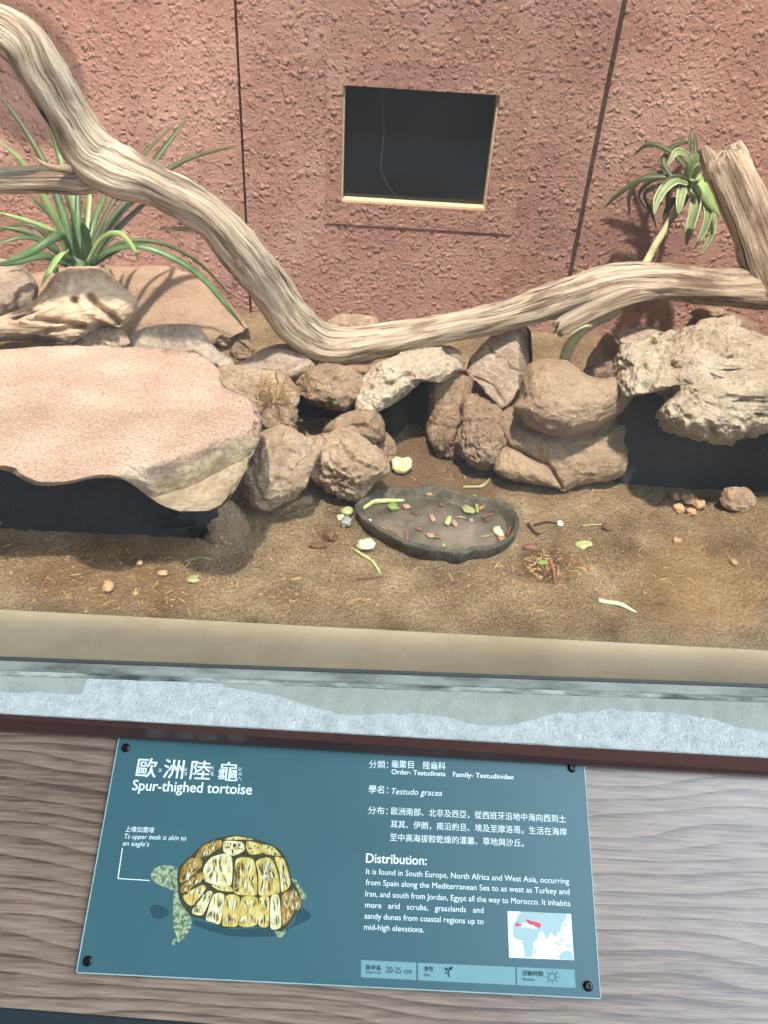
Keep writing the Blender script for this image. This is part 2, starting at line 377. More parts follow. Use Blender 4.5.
# ------------------------------------------------------------------ the room: wall, soil, ledge, glass, sill
WY = 2.0; SOIL = 0.65
X1 = P(243, 160, Y=WY)[0]; X2 = P(597, 140, Y=WY)[0]
ZB = P(300, 326, Y=WY)[2]                    # lower edge of the wall panels
ZT = 1.95
wl = P(342, 140, Y=WY)[0]; wr = P(493, 150, Y=WY)[0]; wt = P(422, 90, Y=WY)[2]; wb = P(413, 206, Y=WY)[2]
TH = 0.045
parts = [boxmesh(-2.2, X1-0.003, WY, WY+TH, 0.60, ZT),
         boxmesh(X1+0.003, wl, WY, WY+TH, ZB, ZT), boxmesh(wr, X2-0.006, WY, WY+TH, ZB, ZT),
         boxmesh(wl, wr, WY, WY+TH, wt, ZT), boxmesh(wl, wr, WY, WY+TH, ZB, wb),
         boxmesh(X2+0.006, 2.2, WY+0.002, WY+TH, ZB, ZT)]
structure(mesh_obj('wall_back', *join(parts), M_wall, smooth=False))
# raised square of render around the little window
bx0, bx1 = P(326, 140, Y=WY)[0], P(524, 150, Y=WY)[0]; bz0, bz1 = P(413, 228, Y=WY)[2], P(422, 60, Y=WY)[2]
e = 0.0035
structure(mesh_obj('trim_1', *join([boxmesh(bx0, wl, WY-e, WY, bz0, bz1), boxmesh(wr, bx1, WY-e, WY, bz0, bz1),
          boxmesh(wl, wr, WY-e, WY, wt, bz1), boxmesh(wl, wr, WY-e, WY, bz0, wb)]), M_wall, smooth=False))
structure(mesh_obj('trim_2', *join([boxmesh(X1-0.02, X1+0.02, WY+TH, WY+TH+0.01, 0.6, ZT), boxmesh(X2-0.02, X2+0.02, WY+TH, WY+TH+0.01, 0.6, ZT)]), M_dark, smooth=False))
structure(mesh_obj('baseboard_back', *boxmesh(X1+0.003, 2.2, WY+0.012, WY+TH, 0.58, ZB-0.006), M_plinth, smooth=False))
win = structure(mesh_obj('window_1', *join([boxmesh(wl-0.004, wl+0.004, WY+0.006, WY+TH, wb, wt), boxmesh(wr-0.004, wr+0.004, WY+0.006, WY+TH, wb, wt),
          boxmesh(wl, wr, WY+0.004, WY+TH, wb-0.004, wb+0.004)]), M_jamb, smooth=False))
mesh_obj('pane', *boxmesh(wl+0.004, wr-0.004, WY+TH-0.008, WY+TH, wb+0.004, wt), M_pane, parent=win, smooth=False)
dv, df = [], []
dr = [P(x, y, Y=WY+TH-0.0085) for x, y in [(381, 90), (383, 110), (384, 135), (381, 160), (381, 172), (388, 186), (396, 196)]]
for k, p in enumerate(dr): dv += [p+np.array([-0.0009, 0, 0]), p+np.array([0, -0.0006, 0]), p+np.array([0.0009, 0, 0])]
for k in range(len(dr)-1): df += [[3*k, 3*k+1, 3*k+4, 3*k+3], [3*k+1, 3*k+2, 3*k+5, 3*k+4]]
mesh_obj('drip_mark', dv, df, plain('dry_drip', (74, 78, 82), 0.5), parent=win)
mesh_obj('window_back', *boxmesh(wl-0.02, wr+0.02, WY+TH+0.001, WY+TH+0.012, wb-0.02, wt+0.02), M_dark, parent=win, smooth=False)

structure(mesh_obj('wall_left', *boxmesh(-1.34, -1.30, 0.76, WY+TH, 0.5, 3.4), M_wall, smooth=False))
structure(mesh_obj('wall_right', *boxmesh(1.30, 1.34, 0.76, WY+TH, 0.5, 3.4), M_wall, smooth=False))
structure(mesh_obj('ceiling', *boxmesh(-1.34, 1.34, 0.45, WY+0.2, 3.6, 3.64), M_patch, smooth=False))
LY = 0.895   # rear edge of the inner ledge
def soil_h(x, y):
    x = np.asarray(x, float); y = np.asarray(y, float)
    p = np.stack([x, y, 0*x], -1).reshape(-1, 3)
    n = fbm(p*5, 4, 3).reshape(x.shape)*0.010 + fbm(p*38, 3, 9).reshape(x.shape)*0.0045 + fbm(p*150, 3, 19).reshape(x.shape)*0.0022
    s = np.clip((y-1.35)/0.6, 0, 1); s = s*s*(3-2*s)
    h = SOIL + n*np.clip((y-LY)/0.08, 0.15, 1) + 0.07*s
    a, b = P(790, 545, z=SOIL)[:2]
    h = h + 0.06*np.exp(-(((x-a)/0.09)**2+((y-b)/0.11)**2))
    a, b = P(548, 572, z=SOIL)[:2]
    h = h - 0.010*np.exp(-(((x-a)/0.05)**2+((y-b)/0.03)**2))
    return h
nx, ny = 640, 300
gx, gy = np.meshgrid(np.linspace(-1.7, 1.7, nx), np.linspace(LY-0.02, 2.02, ny))
gz = soil_h(gx, gy)
gV = np.stack([gx, gy, gz], -1).reshape(-1, 3)
gF = [[j*nx+i, j*nx+i+1, (j+1)*nx+i+1, (j+1)*nx+i] for j in range(ny-1) for i in range(nx-1)]
def soil_material():
    m = M_soil; t = m.node_tree; b = t.nodes['Principled BSDF']
    src = b.inputs['Base Color'].links[0].from_socket
    g = t.nodes.new('ShaderNodeTexCoord')
    n = t.nodes.new('ShaderNodeTexNoise'); n.inputs['Scale'].default_value = 14; n.inputs['Detail'].default_value = 4
    t.links.new(g.outputs['Object'], n.inputs['Vector'])
    for (px, py, rad, c, f) in [(545, 562, 0.07, (96, 66, 44), 0.75), (700, 585, 0.16, (196, 152, 100), 0.45), (425, 478, 0.24, (118, 86, 64), 0.7), (120, 560, 0.22, (160, 112, 68), 0.35)]:
        c0 = P(px, py, z=SOIL) - ORI['floor']
        d = t.nodes.new('ShaderNodeVectorMath'); d.operation = 'DISTANCE'; d.inputs[1].default_value = c0
        t.links.new(g.outputs['Object'], d.inputs[0])
        a = t.nodes.new('ShaderNodeMath'); a.operation = 'MULTIPLY_ADD'; a.inputs[1].default_value = -rad*1.3; 
        t.links.new(n.outputs['Fac'], a.inputs[0]); t.links.new(d.outputs['Value'], a.inputs[2])
        r = t.nodes.new('ShaderNodeMapRange'); r.interpolation_type = 'SMOOTHSTEP'
        r.inputs['From Min'].default_value = -0.3*rad; r.inputs['From Max'].default_value = 0.4*rad
        r.inputs['To Min'].default_value = f; r.inputs['To Max'].default_value = 0
        t.links.new(a.outputs[0], r.inputs['Value'])
        x = t.nodes.new('ShaderNodeMix'); x.data_type = 'RGBA'; t.links.new(r.outputs[0], x.inputs['Factor'])
        t.links.new(src, x.inputs['A']); x.inputs['B'].default_value = lin(c); src = x.outputs['Result']
    t.links.new(src, b.inputs['Base Color'])
floor = structure(mesh_obj('floor', gV, gF, M_soil)); soil_material()

# glass, seal, sill, bar, board
gl, gr = P(-300, 650, z=0.735), P(1068, 699, z=0.735)
def gy_at(x): return gl[1] + (gr[1]-gl[1])*(x-gl[0])/(gr[0]-gl[0])
xa, xb = -1.3, 1.3
ya, yb = gy_at(xa), gy_at(xb)
t_ = 0.010
structure(mesh_obj('window_2', *prism([(xa, ya, 2.0), (xb, yb, 2.0), (xb, yb+t_, 2.0), (xa, ya+t_, 2.0)],
                                      [(xa, ya, 0.70), (xb, yb, 0.70), (xb, yb+t_, 0.70), (xa, ya+t_, 0.70)]), M_glass, smooth=False))
o = structure(mesh_obj('trim_3', *prism([(xa, ya+0.012, 0.668), (xb, yb+0.012, 0.668), (xb, LY, 0.656), (xa, LY, 0.656)],
                                        [(xa, ya+0.012, 0.50), (xb, yb+0.012, 0.50), (xb, LY, 0.50), (xa, LY, 0.50)]), M_ledge, smooth=False)); bevel(o, 0.004, 3)
BZ = 0.725; BY0 = 0.625
def bar_y(x): return BY0 + 0.0*x
ZS = 0.735
o = structure(mesh_obj('trim_4', *prism([(xa, ya-0.001, ZS+0.006), (xb, yb-0.001, ZS+0.006), (xb, yb-0.017, ZS+0.003), (xa, ya-0.017, ZS+0.003)][::-1],
                                        [(xa, ya-0.001, 0.70), (xb, yb-0.001, 0.70), (xb, yb-0.017, 0.70), (xa, ya-0.017, 0.70)][::-1]), M_seal, smooth=False)); bevel(o, 0.003, 3)
structure(mesh_obj('trim_9', *prism([(xa, ya-0.0002, ZS+0.009), (xb, yb-0.0002, ZS+0.009), (xb, yb-0.0045, ZS+0.0075), (xa, ya-0.0045, ZS+0.0075)][::-1], [(xa, ya-0.0002, 0.72), (xb, yb-0.0002, 0.72), (xb, yb-0.0045, 0.72), (xa, ya-0.0045, 0.72)][::-1]), M_sealdk, smooth=False))
o = structure(mesh_obj('trim_5', *prism([(xa, ya-0.0172, ZS), (xb, yb-0.0172, ZS), (xb, yb-0.024, ZS-0.001), (xa, ya-0.024, ZS-0.001)][::-1],
                                        [(xa, ya-0.0172, 0.70), (xb, yb-0.0172, 0.70), (xb, yb-0.024, 0.70), (xa, ya-0.024, 0.70)][::-1]), M_mott, smooth=False))
# concrete sill: fine grid, cement skin left on its rear part
sl, sr = P(-300, 696, z=0.727), P(1068, 774, z=0.727)
def fy(x): return sl[1] + (sr[1]-sl[1])*(x-sl[0])/(sr[0]-sl[0])
nxs, nys = 800, 56
sx = np.linspace(xa, xb, nxs); SV = []; mi = []
for j in range(nys):
    tt = j/(nys-1)
    y0 = np.array([fy(x) for x in sx]); y1 = np.array([gy_at(x) for x in sx])-0.0242
    y = y0+(y1-y0)*tt
    wav = fbm(np.stack([sx*5, 0*sx+1.7, 0*sx], 1), 4, 21)
    SV.append(np.stack([sx, y, 0.727+0.006*tt + fbm(np.stack([sx*60, y*60, 0*sx], 1), 2, 5)*0.0008], 1))
SV = np.concatenate(SV)
SF = [[j*nxs+i, j*nxs+i+1, (j+1)*nxs+i+1, (j+1)*nxs+i] for j in range(nys-1) for i in range(nxs-1)]
mi = []
for j in range(nys-1):
    for i in range(nxs-1):
        tt = (j+0.5)/(nys-1)
        lim = 0.62 - 0.55*wav[i] + (0.5 if 0.09 > abs(sx[i]+0.28) else 0)
        mi.append(1 if tt > lim else 0)
SV2, SF2 = join([(SV, SF), prism([(xa, fy(xa)+0.001, 0.7255), (xb, fy(xb)+0.001, 0.7255), (xb, yb-0.03, 0.7255), (xa, ya-0.03, 0.7255)],
                                 [(xa, fy(xa)+0.001, 0.55), (xb, fy(xb)+0.001, 0.55), (xb, yb-0.03, 0.55), (xa, ya-0.03, 0.55)])])
structure(mesh_obj('trim_6', SV2, SF2, None, mats=[M_sill, M_silld], midx=mi+[0]*6))

# tilted board that carries the sign
SN = np.array([-0.03842391, -0.47331967, 0.88005233]); SP = CAM + ray(350, 865)*0.94
def S(x, y, h=0.0): return onplane(x, y, SP, SN) + SN*h
BN = SN; BP = SP - SN*0.0045
bt0, bt1 = onplane(-300, 705, BP, BN), onplane(1068, 786, BP, BN)
bb0, bb1 = onplane(-300, 984, BP, BN), onplane(1068, 1090, BP, BN)
q = [bb0, bb1, bt1, bt0]
structure(mesh_obj('trim_7', *prism(q, [p-BN*0.02 for p in q]), M_board, smooth=False))
front = [bb0-BN*0.021, bb1-BN*0.021]
mbar = []
A0, A1 = np.array(sl), np.array(sr)
def extl(p, d): return np.asarray(p)+np.asarray(d)
q = [onplane(-300, 712, BP+BN*0.016, BN), onplane(1068, 794, BP+BN*0.016, BN), extl(sr, (0, -0.0015, 0.001)), extl(sl, (0, -0.0015, 0.001))]
o = structure(mesh_obj('trim_8', *prism(q, [q[0]-BN*0.0165, q[1]-BN*0.0165, q[2]-np.array([0, 0, 0.1]), q[3]-np.array([0, 0, 0.1])]), M_trim, smooth=False)); bevel(o, 0.0025, 3)
o = structure(mesh_obj('wall_front', *prism([(bb0[0], bb0[1]+0.006, bb0[2]-0.024), (bb1[0], bb1[1]+0.006, bb1[2]-0.024), (bb1[0], 0.72, bb1[2]-0.024), (bb0[0], 0.72, bb0[2]-0.024)],
    [(bb0[0], bb0[1]+0.006, 0), (bb1[0], bb1[1]+0.006, 0), (bb1[0], 0.72, 0), (bb0[0], 0.72, 0)]), M_apron, smooth=False))
structure(mesh_obj('floor_visitor', *boxmesh(-3, 3, -4, 0.5, -0.04, 0.0), M_floor, smooth=False))

# ------------------------------------------------------------------ rocks
def ico(sub, cache={}):
    if sub not in cache:
        bm = bmesh.new(); bmesh.ops.create_icosphere(bm, subdivisions=sub, radius=1)
        bm.verts.ensure_lookup_table()
        cache[sub] = (np.array([v.co[:] for v in bm.verts]), [[v.index for v in f.verts] for f in bm.faces]); bm.free()
    return cache[sub]
def radial(outline, c, th):
    """distance from c to the outline in each direction th (pixels)"""
    pts = np.asarray(outline, float); n = len(pts); dense = []
    for i in range(n):           # Catmull-Rom, tight
        p0, p1, p2, p3 = pts[i-1], pts[i], pts[(i+1) % n], pts[(i+2) % n]
        for t in np.linspace(0, 1, 10, endpoint=False):
            cr = 0.5*((2*p1)+(-p0+p2)*t+(2*p0-5*p1+4*p2-p3)*t*t+(-p0+3*p1-3*p2+p3)*t**3)
            dense.append(0.6*cr+0.4*(p1+(p2-p1)*t))
    d = np.array(dense); a, b = d, np.roll(d, -1, 0)
    D = np.stack([np.cos(th), np.sin(th)], 1); best = np.zeros(len(th))
    for k in range(len(a)):
        e_ = b[k]-a[k]; den = D[:, 0]*e_[1]-D[:, 1]*e_[0]; den = np.where(np.abs(den) < 1e-9, 1e-9, den)
        ac = a[k]-c
        t = (ac[0]*e_[1]-ac[1]*e_[0])/den; s = (ac[0]*D[:, 1]-ac[1]*D[:, 0])/den
        ok = (t > 0) & (s >= -1e-4) & (s <= 1.0001)
        best = np.where(ok & (t > best), t, best)
    return best
def polydist(pts, line):
    L = np.asarray(line, float); best = np.full(len(pts), 1e9)
    for a, b in zip(L[:-1], L[1:]):
        ab = b-a; t = np.clip(((pts-a)@ab)/max(1e-9, ab@ab), 0, 1)
        best = np.minimum(best, np.hypot(*(pts-(a+t[:, None]*ab)).T))
    return best
def rock(name, outline, Y, tf, tb, mat, label=None, cat='rock', group=None, n=None, expo=2.3, amp=0.008, freq=14, seed=0, sub=5,
         planes=(), carve=(), bulge=(), ridged=False, center=None, parent=None, octv=5, terrace=0, patch=None, facets=None):
    pts = np.asarray(outline, float)
    if center is None:
        x, y = pts[:, 0], pts[:, 1]; x2, y2 = np.roll(x, -1), np.roll(y, -1); cr = x*y2-x2*y; A = cr.sum()/2
        center = (((x+x2)*cr).sum()/(6*A), ((y+y2)*cr).sum()/(6*A))
    c = np.array(center, float); Cw = P(c[0], c[1], Y=Y)
    nn = -AF if n is None else np.asarray(n, float)/np.linalg.norm(n)
    s, faces = ico(sub)
    th = np.arctan2(-s[:, 1], s[:, 0]); rho = np.hypot(s[:, 0], s[:, 1]); k = 2.0/expo
    R = radial(outline, c, th)*np.power(np.clip(rho, 0, 1), k)
    px = c[0]+R*np.cos(th); py = c[1]+R*np.sin(th)
    d = AR[None]*((px-384)/F_PX)[:, None] - AU[None]*((py-512)/F_PX)[:, None] + AF[None]
    tt = ((Cw-CAM)@nn)/(d@nn)
    V = CAM + d*tt[:, None]
    dn = d/np.linalg.norm(d, axis=1)[:, None]
    z = np.sign(s[:, 2])*np.power(np.abs(s[:, 2]), k)
    off = np.where(z > 0, z*tf, z*tb)
    V = V - dn*off[:, None]
    for (a, b, c3) in planes:     # facets: cut the front back to a plane through three points, along the line of sight
        a, b, c3 = [np.asarray(v, float) for v in (a, b, c3)]
        pn = np.cross(b-a, c3-a); pn /= np.linalg.norm(pn)
        if pn@AF > 0: pn = -pn
        ov = (V-a)@pn; t = np.where((ov > 0) & (s[:, 2] > -0.05), -ov/np.minimum(dn@pn, -0.15), 0)
        V = V + dn*t[:, None]
    if facets is None: facets = 7 if (amp >= 0.006 and n is None and mat is not M_mound) else 0
    rg = np.random.default_rng(seed*13+5)
    for _ in range(facets):
        fn = rg.normal(size=3)*np.array([1.0, 0.8, 1.0]); fn /= np.linalg.norm(fn)
        ex = (V-Cw)@fn; lim = np.quantile(ex, 0.985)*rg.uniform(0.78, 0.95)
        ov = np.maximum(ex-lim, 0); V = V - np.outer(ov*0.92, fn)
    Q = V*freq + seed*7.31
    nz = fbm(Q, octv, seed, ridged=ridged)
    if terrace: nz = 0.5*nz+0.5*np.round(nz*terrace)/terrace
    rad = V-Cw; rad /= np.maximum(np.linalg.norm(rad, axis=1), 1e-6)[:, None]
    V = V + rad*(nz*amp)[:, None] 
    V = V + rad*(fbm(V*freq*4.3+seed, 4, seed+2, ridged=True)*amp*0.55)[:, None]
    pp = topx(V)
    for line, wpx, dep in carve:
        wob = fbm(V*40, 3, seed+5)*wpx*0.45
        dd = polydist(pp, line)+wob; w = np.clip(1-(dd/wpx), 0, 1); w = w*w*(3-2*w)
        V = V + dn*(np.where(s[:, 2] > -0.1, w, 0)*dep)[:, None]
    for cx, cy, rp, dep in bulge:
        w = np.exp(-((pp[:, 0]-cx)**2+(pp[:, 1]-cy)**2)/(rp*rp))
        V = V - dn*(np.where(s[:, 2] > -0.1, w, 0)*dep)[:, None]
    if patch:
        fi = np.array(faces); fc = V[fi].mean(1); fp = topx(fc) + np.stack([fbm(fc*30, 4, 77)*9, fbm(fc*30+9, 4, 78)*9], 1)
        ins = np.zeros(len(fp), bool); pl = patch[0]
        for (x0, y0), (x1, y1) in zip(pl, pl[1:]+pl[:1]):
            cond = ((y0 > fp[:, 1]) != (y1 > fp[:, 1])); ins ^= cond & (fp[:, 0] < (x1-x0)*(fp[:, 1]-y0)/((y1-y0) or 1e-9)+x0)
        o = mesh_obj(name, V, faces, None, parent=parent, mats=[mat, patch[1]], midx=ins.astype(int).tolist())
    else:
        o = mesh_obj(name, V, faces, mat, parent=parent)
    if label: tag(o, label, cat, group)
    return o

# --- the big flat slab on the left, lying over a hollow
TOPZ = 0.90
top3 = lambda x, y: P(x, y, z=TOPZ-0.0)
p1, p2 = top3(262, 428), top3(120, 474)
p3 = P(205, 511, Y=p1[1]*0.5+p2[1]*0.5+0.03)
rock('stone_slab', [(-110, 354), (0, 350), (70, 346), (130, 347), (190, 353), (213, 366), (224, 386), (247, 400), (258, 415), (259, 436), (250, 456), (239, 480), (223, 504),
      (202, 511), (180, 511), (160, 504), (141, 490), (124, 479), (100, 476), (70, 482), (40, 485), (18, 477), (0, 470), (-110, 462)], 1.16, 0.12, 0.07, M_slab,
     'large flat pinkish sandstone slab bridging a dark hollow at the left', 'rock', n=(0, -0.10, 1), expo=3.6, amp=0.010, freq=7, seed=3, sub=6,
     planes=[(top3(0, 400), top3(200, 400), top3(100, 470)), (p1, p2, p3)], center=(90, 410), patch=([(262, 432), (226, 446), (196, 462), (150, 484), (124, 474), (60, 490), (160, 530), (270, 520)], M_fresh),
     carve=[([(250, 436), (215, 448), (190, 462), (150, 478)], 7, 0.006)])
rock('support_rock', [(206, 512), (225, 500), (243, 508), (248, 530), (240, 548), (222, 551), (208, 545), (203, 528)], 1.14, 0.05, 0.06, M_brown,
     'brown rock in shade propping the right end of the pink slab', amp=0.008, seed=11)
rock('support_rock', [(-90, 480), (-20, 478), (2, 490), (8, 520), (-5, 545), (-90, 550)], 1.13, 0.05, 0.12, M_brown,
     'shaded rock propping the left end of the pink slab at the frame edge', amp=0.01, seed=12)
rock('hollow_rock', [(-120, 440), (120, 440), (212, 450), (216, 500), (214, 536), (120, 536), (-120, 538)], 1.125, 0.010, 0.20, M_shade,
     'rock wall closing the hollow behind the pink slab, its shade put into the colour', amp=0.004, seed=13, expo=8, n=(0, -1, 0.1), center=(60, 490), facets=0)
# boulders right of the slab
rock('boulder', [(276, 428), (292, 426), (309, 429), (316, 445), (314, 462), (307, 487), (289, 503), (262, 512), (247, 500), (239, 484), (244, 462), (254, 440)], 1.22, 0.07, 0.07, M_tan,
     'rounded tan boulder touching the right end of the pink slab', amp=0.012, freq=12, seed=21, sub=6, carve=[([(252, 440), (250, 470), (262, 500)], 5, 0.006), ([(300, 440), (280, 470), (270, 500)], 4, 0.004)])
rock('boulder', [(311, 428), (328, 428), (346, 434), (367, 445), (385, 460), (388, 474), (371, 485), (357, 498), (340, 495), (324, 485), (314, 472), (310, 452)], 1.27, 0.065, 0.07, M_tan,
     'craggy tan boulder directly behind the left end of the feeding dish', amp=0.016, freq=16, seed=22, sub=6, terrace=4,
     carve=[([(318, 455), (340, 448), (355, 462), (375, 470)], 5, 0.010), ([(322, 478), (345, 478), (360, 490)], 4, 0.008), ([(330, 462), (350, 475)], 3, 0.007)])
rock('base_rock', [(245, 500), (262, 508), (290, 500), (308, 488), (316, 500), (314, 520), (300, 533), (275, 542), (250, 545), (240, 530)], 1.24, 0.04, 0.08, M_brown,
     'low crumbly brown rock under the rounded tan boulder', amp=0.010, seed=23)
rock('base_rock', [(312, 478), (322, 484), (342, 494), (356, 499), (352, 507), (330, 506), (312, 497)], 1.30, 0.03, 0.05, M_deep,
     'dark sunken rock under the craggy tan boulder', amp=0.006, seed=24)
# stacked rocks below the branch
rock('stacked_rock', [(296, 386), (299, 373), (328, 368), (346, 369), (360, 377), (363, 390), (353, 404), (340, 412), (325, 409), (306, 399)], 1.47, 0.05, 0.09, M_brown,
     'pitted orange-brown rock wedged beneath the lowest bend of the branch', amp=0.014, freq=16, seed=31, carve=[([(335, 380), (345, 395), (350, 405)], 4, 0.008)])
rock('stacked_rock', [(358, 405), (365, 383), (378, 366), (400, 358), (420, 353), (436, 349), (442, 356), (455, 361), (460, 368), (449, 378), (437, 383), (424, 378), (411, 387), (396, 398), (382, 408), (366, 413)],
     1.49, 0.06, 0.10, M_pale, 'long pale craggy rock roofing the middle cave under the branch', amp=0.014, freq=16, seed=32, sub=6, ridged=True, n=(0, -0.7, 1),
     carve=[([(372, 390), (395, 383), (410, 375)], 5, 0.012), ([(428, 358), (424, 374)], 4, 0.010), ([(440, 362), (437, 378)], 3, 0.006)], center=(405, 378))
rock('stacked_rock', [(434, 350), (440, 343), (456, 346), (462, 356), (466, 366), (452, 366)], 1.60, 0.03, 0.05, M_grey,
     'small grey stone peeking out behind the long pale craggy rock', amp=0.006, seed=33)
rock('stacked_rock', [(326, 430), (345, 416), (363, 411), (378, 413), (385, 427), (384, 440), (368, 445), (345, 440)], 1.38, 0.05, 0.06, M_brown,
     'brown wedge-shaped rock on top of the craggy tan boulder', amp=0.010, freq=18, seed=34, carve=[([(350, 425), (370, 428), (383, 438)], 3, 0.006)])
rock('stacked_rock', [(366, 442), (382, 432), (392, 440), (396, 450), (394, 460), (384, 466), (372, 458)], 1.40, 0.03, 0.05, M_brown,
     'small dusky rock at the mouth of the middle cave behind the white lump', amp=0.006, seed=35)
rock('crumbly_rock', [(258, 424), (263, 410), (275, 405), (291, 406), (297, 418), (296, 430), (278, 432), (262, 436)], 1.36, 0.04, 0.06, M_brown,
     'crumbly brown rock below the tuft of dry roots', amp=0.014, freq=22, seed=36, carve=[([(277, 408), (280, 425)], 3, 0.010)])
rock('cave_back_rock', [(262, 388), (300, 382), (360, 392), (420, 380), (452, 390), (456, 440), (430, 452), (390, 455), (330, 440), (262, 430)], 1.56, 0.01, 0.06, M_shade,
     'rock face at the back of the middle cave, darkened by painted shade', amp=0.006, seed=37, expo=6, n=(0, -1, 0.1), facets=0)
rock('added_shade_rock', [(282, 380), (330, 358), (400, 346), (452, 346), (476, 372), (420, 388), (350, 402), (300, 398)], 1.66, 0.01, 0.06, M_brown,
     'unseen brown rock added behind the stacked rocks to shade the middle cave', amp=0.006, seed=39, n=(0, -0.25, 1), expo=3)  # hidden rock, added to keep overhead light out of the middle cave
rock('round_shell', [(382, 412), (389, 404), (400, 404), (406, 412), (406, 424), (399, 433), (389, 434), (383, 426)], 1.50, 0.03, 0.03,
     material('dark_fibrous_shell', [(28, 22, 18), (52, 40, 30)], scale=90, rough=0.95, bump=1.5, bscale=200, bdist=0.006),
     'dark brown round fibrous lump inside the middle cave', 'lump', amp=0.003, seed=38)
rock('pillar_rock', [(440, 374), (452, 366), (466, 366), (472, 378), (471, 398), (476, 420), (470, 446), (456, 458), (438, 453), (429, 441), (428, 425), (433, 408), (431, 390)], 1.49, 0.05, 0.16, M_brown,
     'upright brown rockwork pillar on the right of the middle cave', amp=0.014, freq=18, seed=41, carve=[([(430, 424), (450, 430), (470, 428)], 5, 0.010), ([(452, 375), (448, 400), (455, 420)], 4, 0.006)])
rock('lumpy_rock', [(463, 402), (476, 396), (492, 404), (503, 420), (510, 440), (503, 458), (488, 467), (468, 461), (459, 440)], 1.41, 0.05, 0.10, M_brown,
     'lumpy brown rock between the cave pillar and the big smooth mound', amp=0.018, freq=17, seed=42, carve=[([(462, 425), (485, 420), (500, 428)], 4, 0.010), ([(465, 448), (490, 442)], 4, 0.008)])
g1, g2, g3 = P(515, 325, Y=1.60), P(519, 400, Y=1.50), P(535, 365, Y=1.70)
h1, h2, h3 = P(470, 365, Y=1.60), P(502, 405, Y=1.50), P(512, 328, Y=1.62)
rock('angular_rock', [(468, 373), (470, 360), (484, 344), (503, 330), (522, 322), (531, 330), (532, 360), (528, 375), (520, 391), (509, 405), (501, 409), (490, 396), (478, 382)], 1.62, 0.12, 0.08, M_grey,
     'angular grey rock standing upright just below the right branch', facets=0, amp=0.008, freq=14, seed=43, sub=6, expo=4, planes=[(g1, g2, g3), (h1, h2, h3)],
     carve=[([(490, 350), (505, 368), (522, 372)], 3, 0.008), ([(475, 378), (492, 385), (503, 403)], 3, 0.006)])
# right mound
md = thing('rockwork_mound', P(570, 486, z=SOIL), 'tan cement-like mound of a domed boulder on a cracked base between the two caves', 'rockwork')
rock('mound_base', [(500, 416), (513, 407), (530, 400), (600, 395), (632, 398), (631, 422), (626, 446), (624, 470), (611, 477), (584, 481), (562, 490), (550, 474), (530, 462), (508, 447), (502, 434)],
     1.41, 0.07, 0.16, M_mound, parent=md, amp=0.012, freq=9, seed=51, sub=6, expo=3,
     carve=[([(520, 424), (560, 440), (600, 432), (630, 415)], 7, 0.012), ([(560, 448), (600, 445), (630, 436)], 3, 0.006), ([(546, 462), (554, 476), (562, 488)], 4, 0.010), ([(508, 446), (530, 458), (546, 464)], 3, 0.010)])
rock('mound_dome', [(514, 408), (522, 397), (524, 382), (531, 367), (546, 361), (567, 364), (582, 374), (598, 379), (621, 376), (631, 382), (633, 394), (621, 411), (598, 427), (572, 434), (549, 431), (528, 422)],
     1.38, 0.085, 0.14, M_mound, parent=md, amp=0.010, freq=9, seed=52, sub=6, expo=2.6, bulge=[(572, 412, 28, 0.012)],
     carve=[([(524, 402), (534, 408), (530, 395)], 4, 0.006), ([(590, 385), (600, 395)], 8, 0.006)])
rock('mound_foot', [(495, 470), (498, 455), (508, 447), (527, 456), (545, 465), (552, 474), (560, 488), (546, 486), (527, 482), (508, 478)], 1.34, 0.04, 0.06, M_mound, parent=md, amp=0.006, freq=14, seed=53)
# right cave and its pale roof
rock('roof_rock', [(622, 366), (626, 353), (638, 346), (668, 342), (700, 332), (740, 336), (790, 345), (850, 350), (850, 420), (790, 424), (768, 424), (748, 428), (724, 434), (700, 431), (680, 428), (668, 419),
      (664, 407), (671, 397), (664, 389), (650, 385), (637, 389), (631, 397), (624, 382)], 1.40, 0.10, 0.12, M_pale,
     'wide pale craggy rock roofing the dark right cave', amp=0.024, freq=19, seed=61, terrace=3, sub=6, expo=3, center=(702, 378), ridged=True, n=(0, -0.45, 1),
     carve=[([(672, 396), (700, 388), (725, 372), (768, 366)], 7, 0.014), ([(668, 350), (676, 380), (672, 396)], 6, 0.014), ([(735, 375), (738, 400), (768, 406)], 6, 0.010), ([(700, 345), (735, 362), (768, 358)], 6, 0.010), ([(690, 420), (715, 400), (735, 398)], 4, 0.008)],
     bulge=[(705, 410, 24, 0.05), (756, 388, 18, 0.04), (690, 362, 16, 0.015), (760, 418, 16, 0.03), (740, 350, 14, 0.02)])
rock('roof_rock', [(687, 340), (690, 330), (706, 321), (720, 318), (732, 316), (740, 322), (738, 333), (744, 341), (730, 348), (700, 348)], 1.52, 0.04, 0.05, M_pale,
     'knobbly pale lump on top of the right cave roof', amp=0.010, freq=20, seed=62)
rock('roof_rock', [(742, 345), (752, 336), (770, 338), (800, 345), (800, 372), (766, 372), (748, 364)], 1.46, 0.05, 0.05, M_pale,
     'rounded pale rock at the right frame edge on the cave roof', amp=0.012, freq=16, seed=63)
rock('cave_back_rock', [(618, 384), (700, 384), (860, 384), (860, 496), (700, 494), (618, 490)], 1.385, 0.01, 0.1, M_shade,
     'rock face at the back of the right cave, darkened by painted shade', amp=0.004, seed=64, expo=8, n=(0, -1, 0.1), facets=0)
rock('leaning_rock', [(584, 378), (591, 355), (599, 339), (608, 333), (616, 345), (625, 362), (626, 376), (606, 382)], 1.66, 0.04, 0.05, M_tan,
     'small tan rock leaning beside the pale stem of the hanging plant', amp=0.010, freq=18, seed=66)
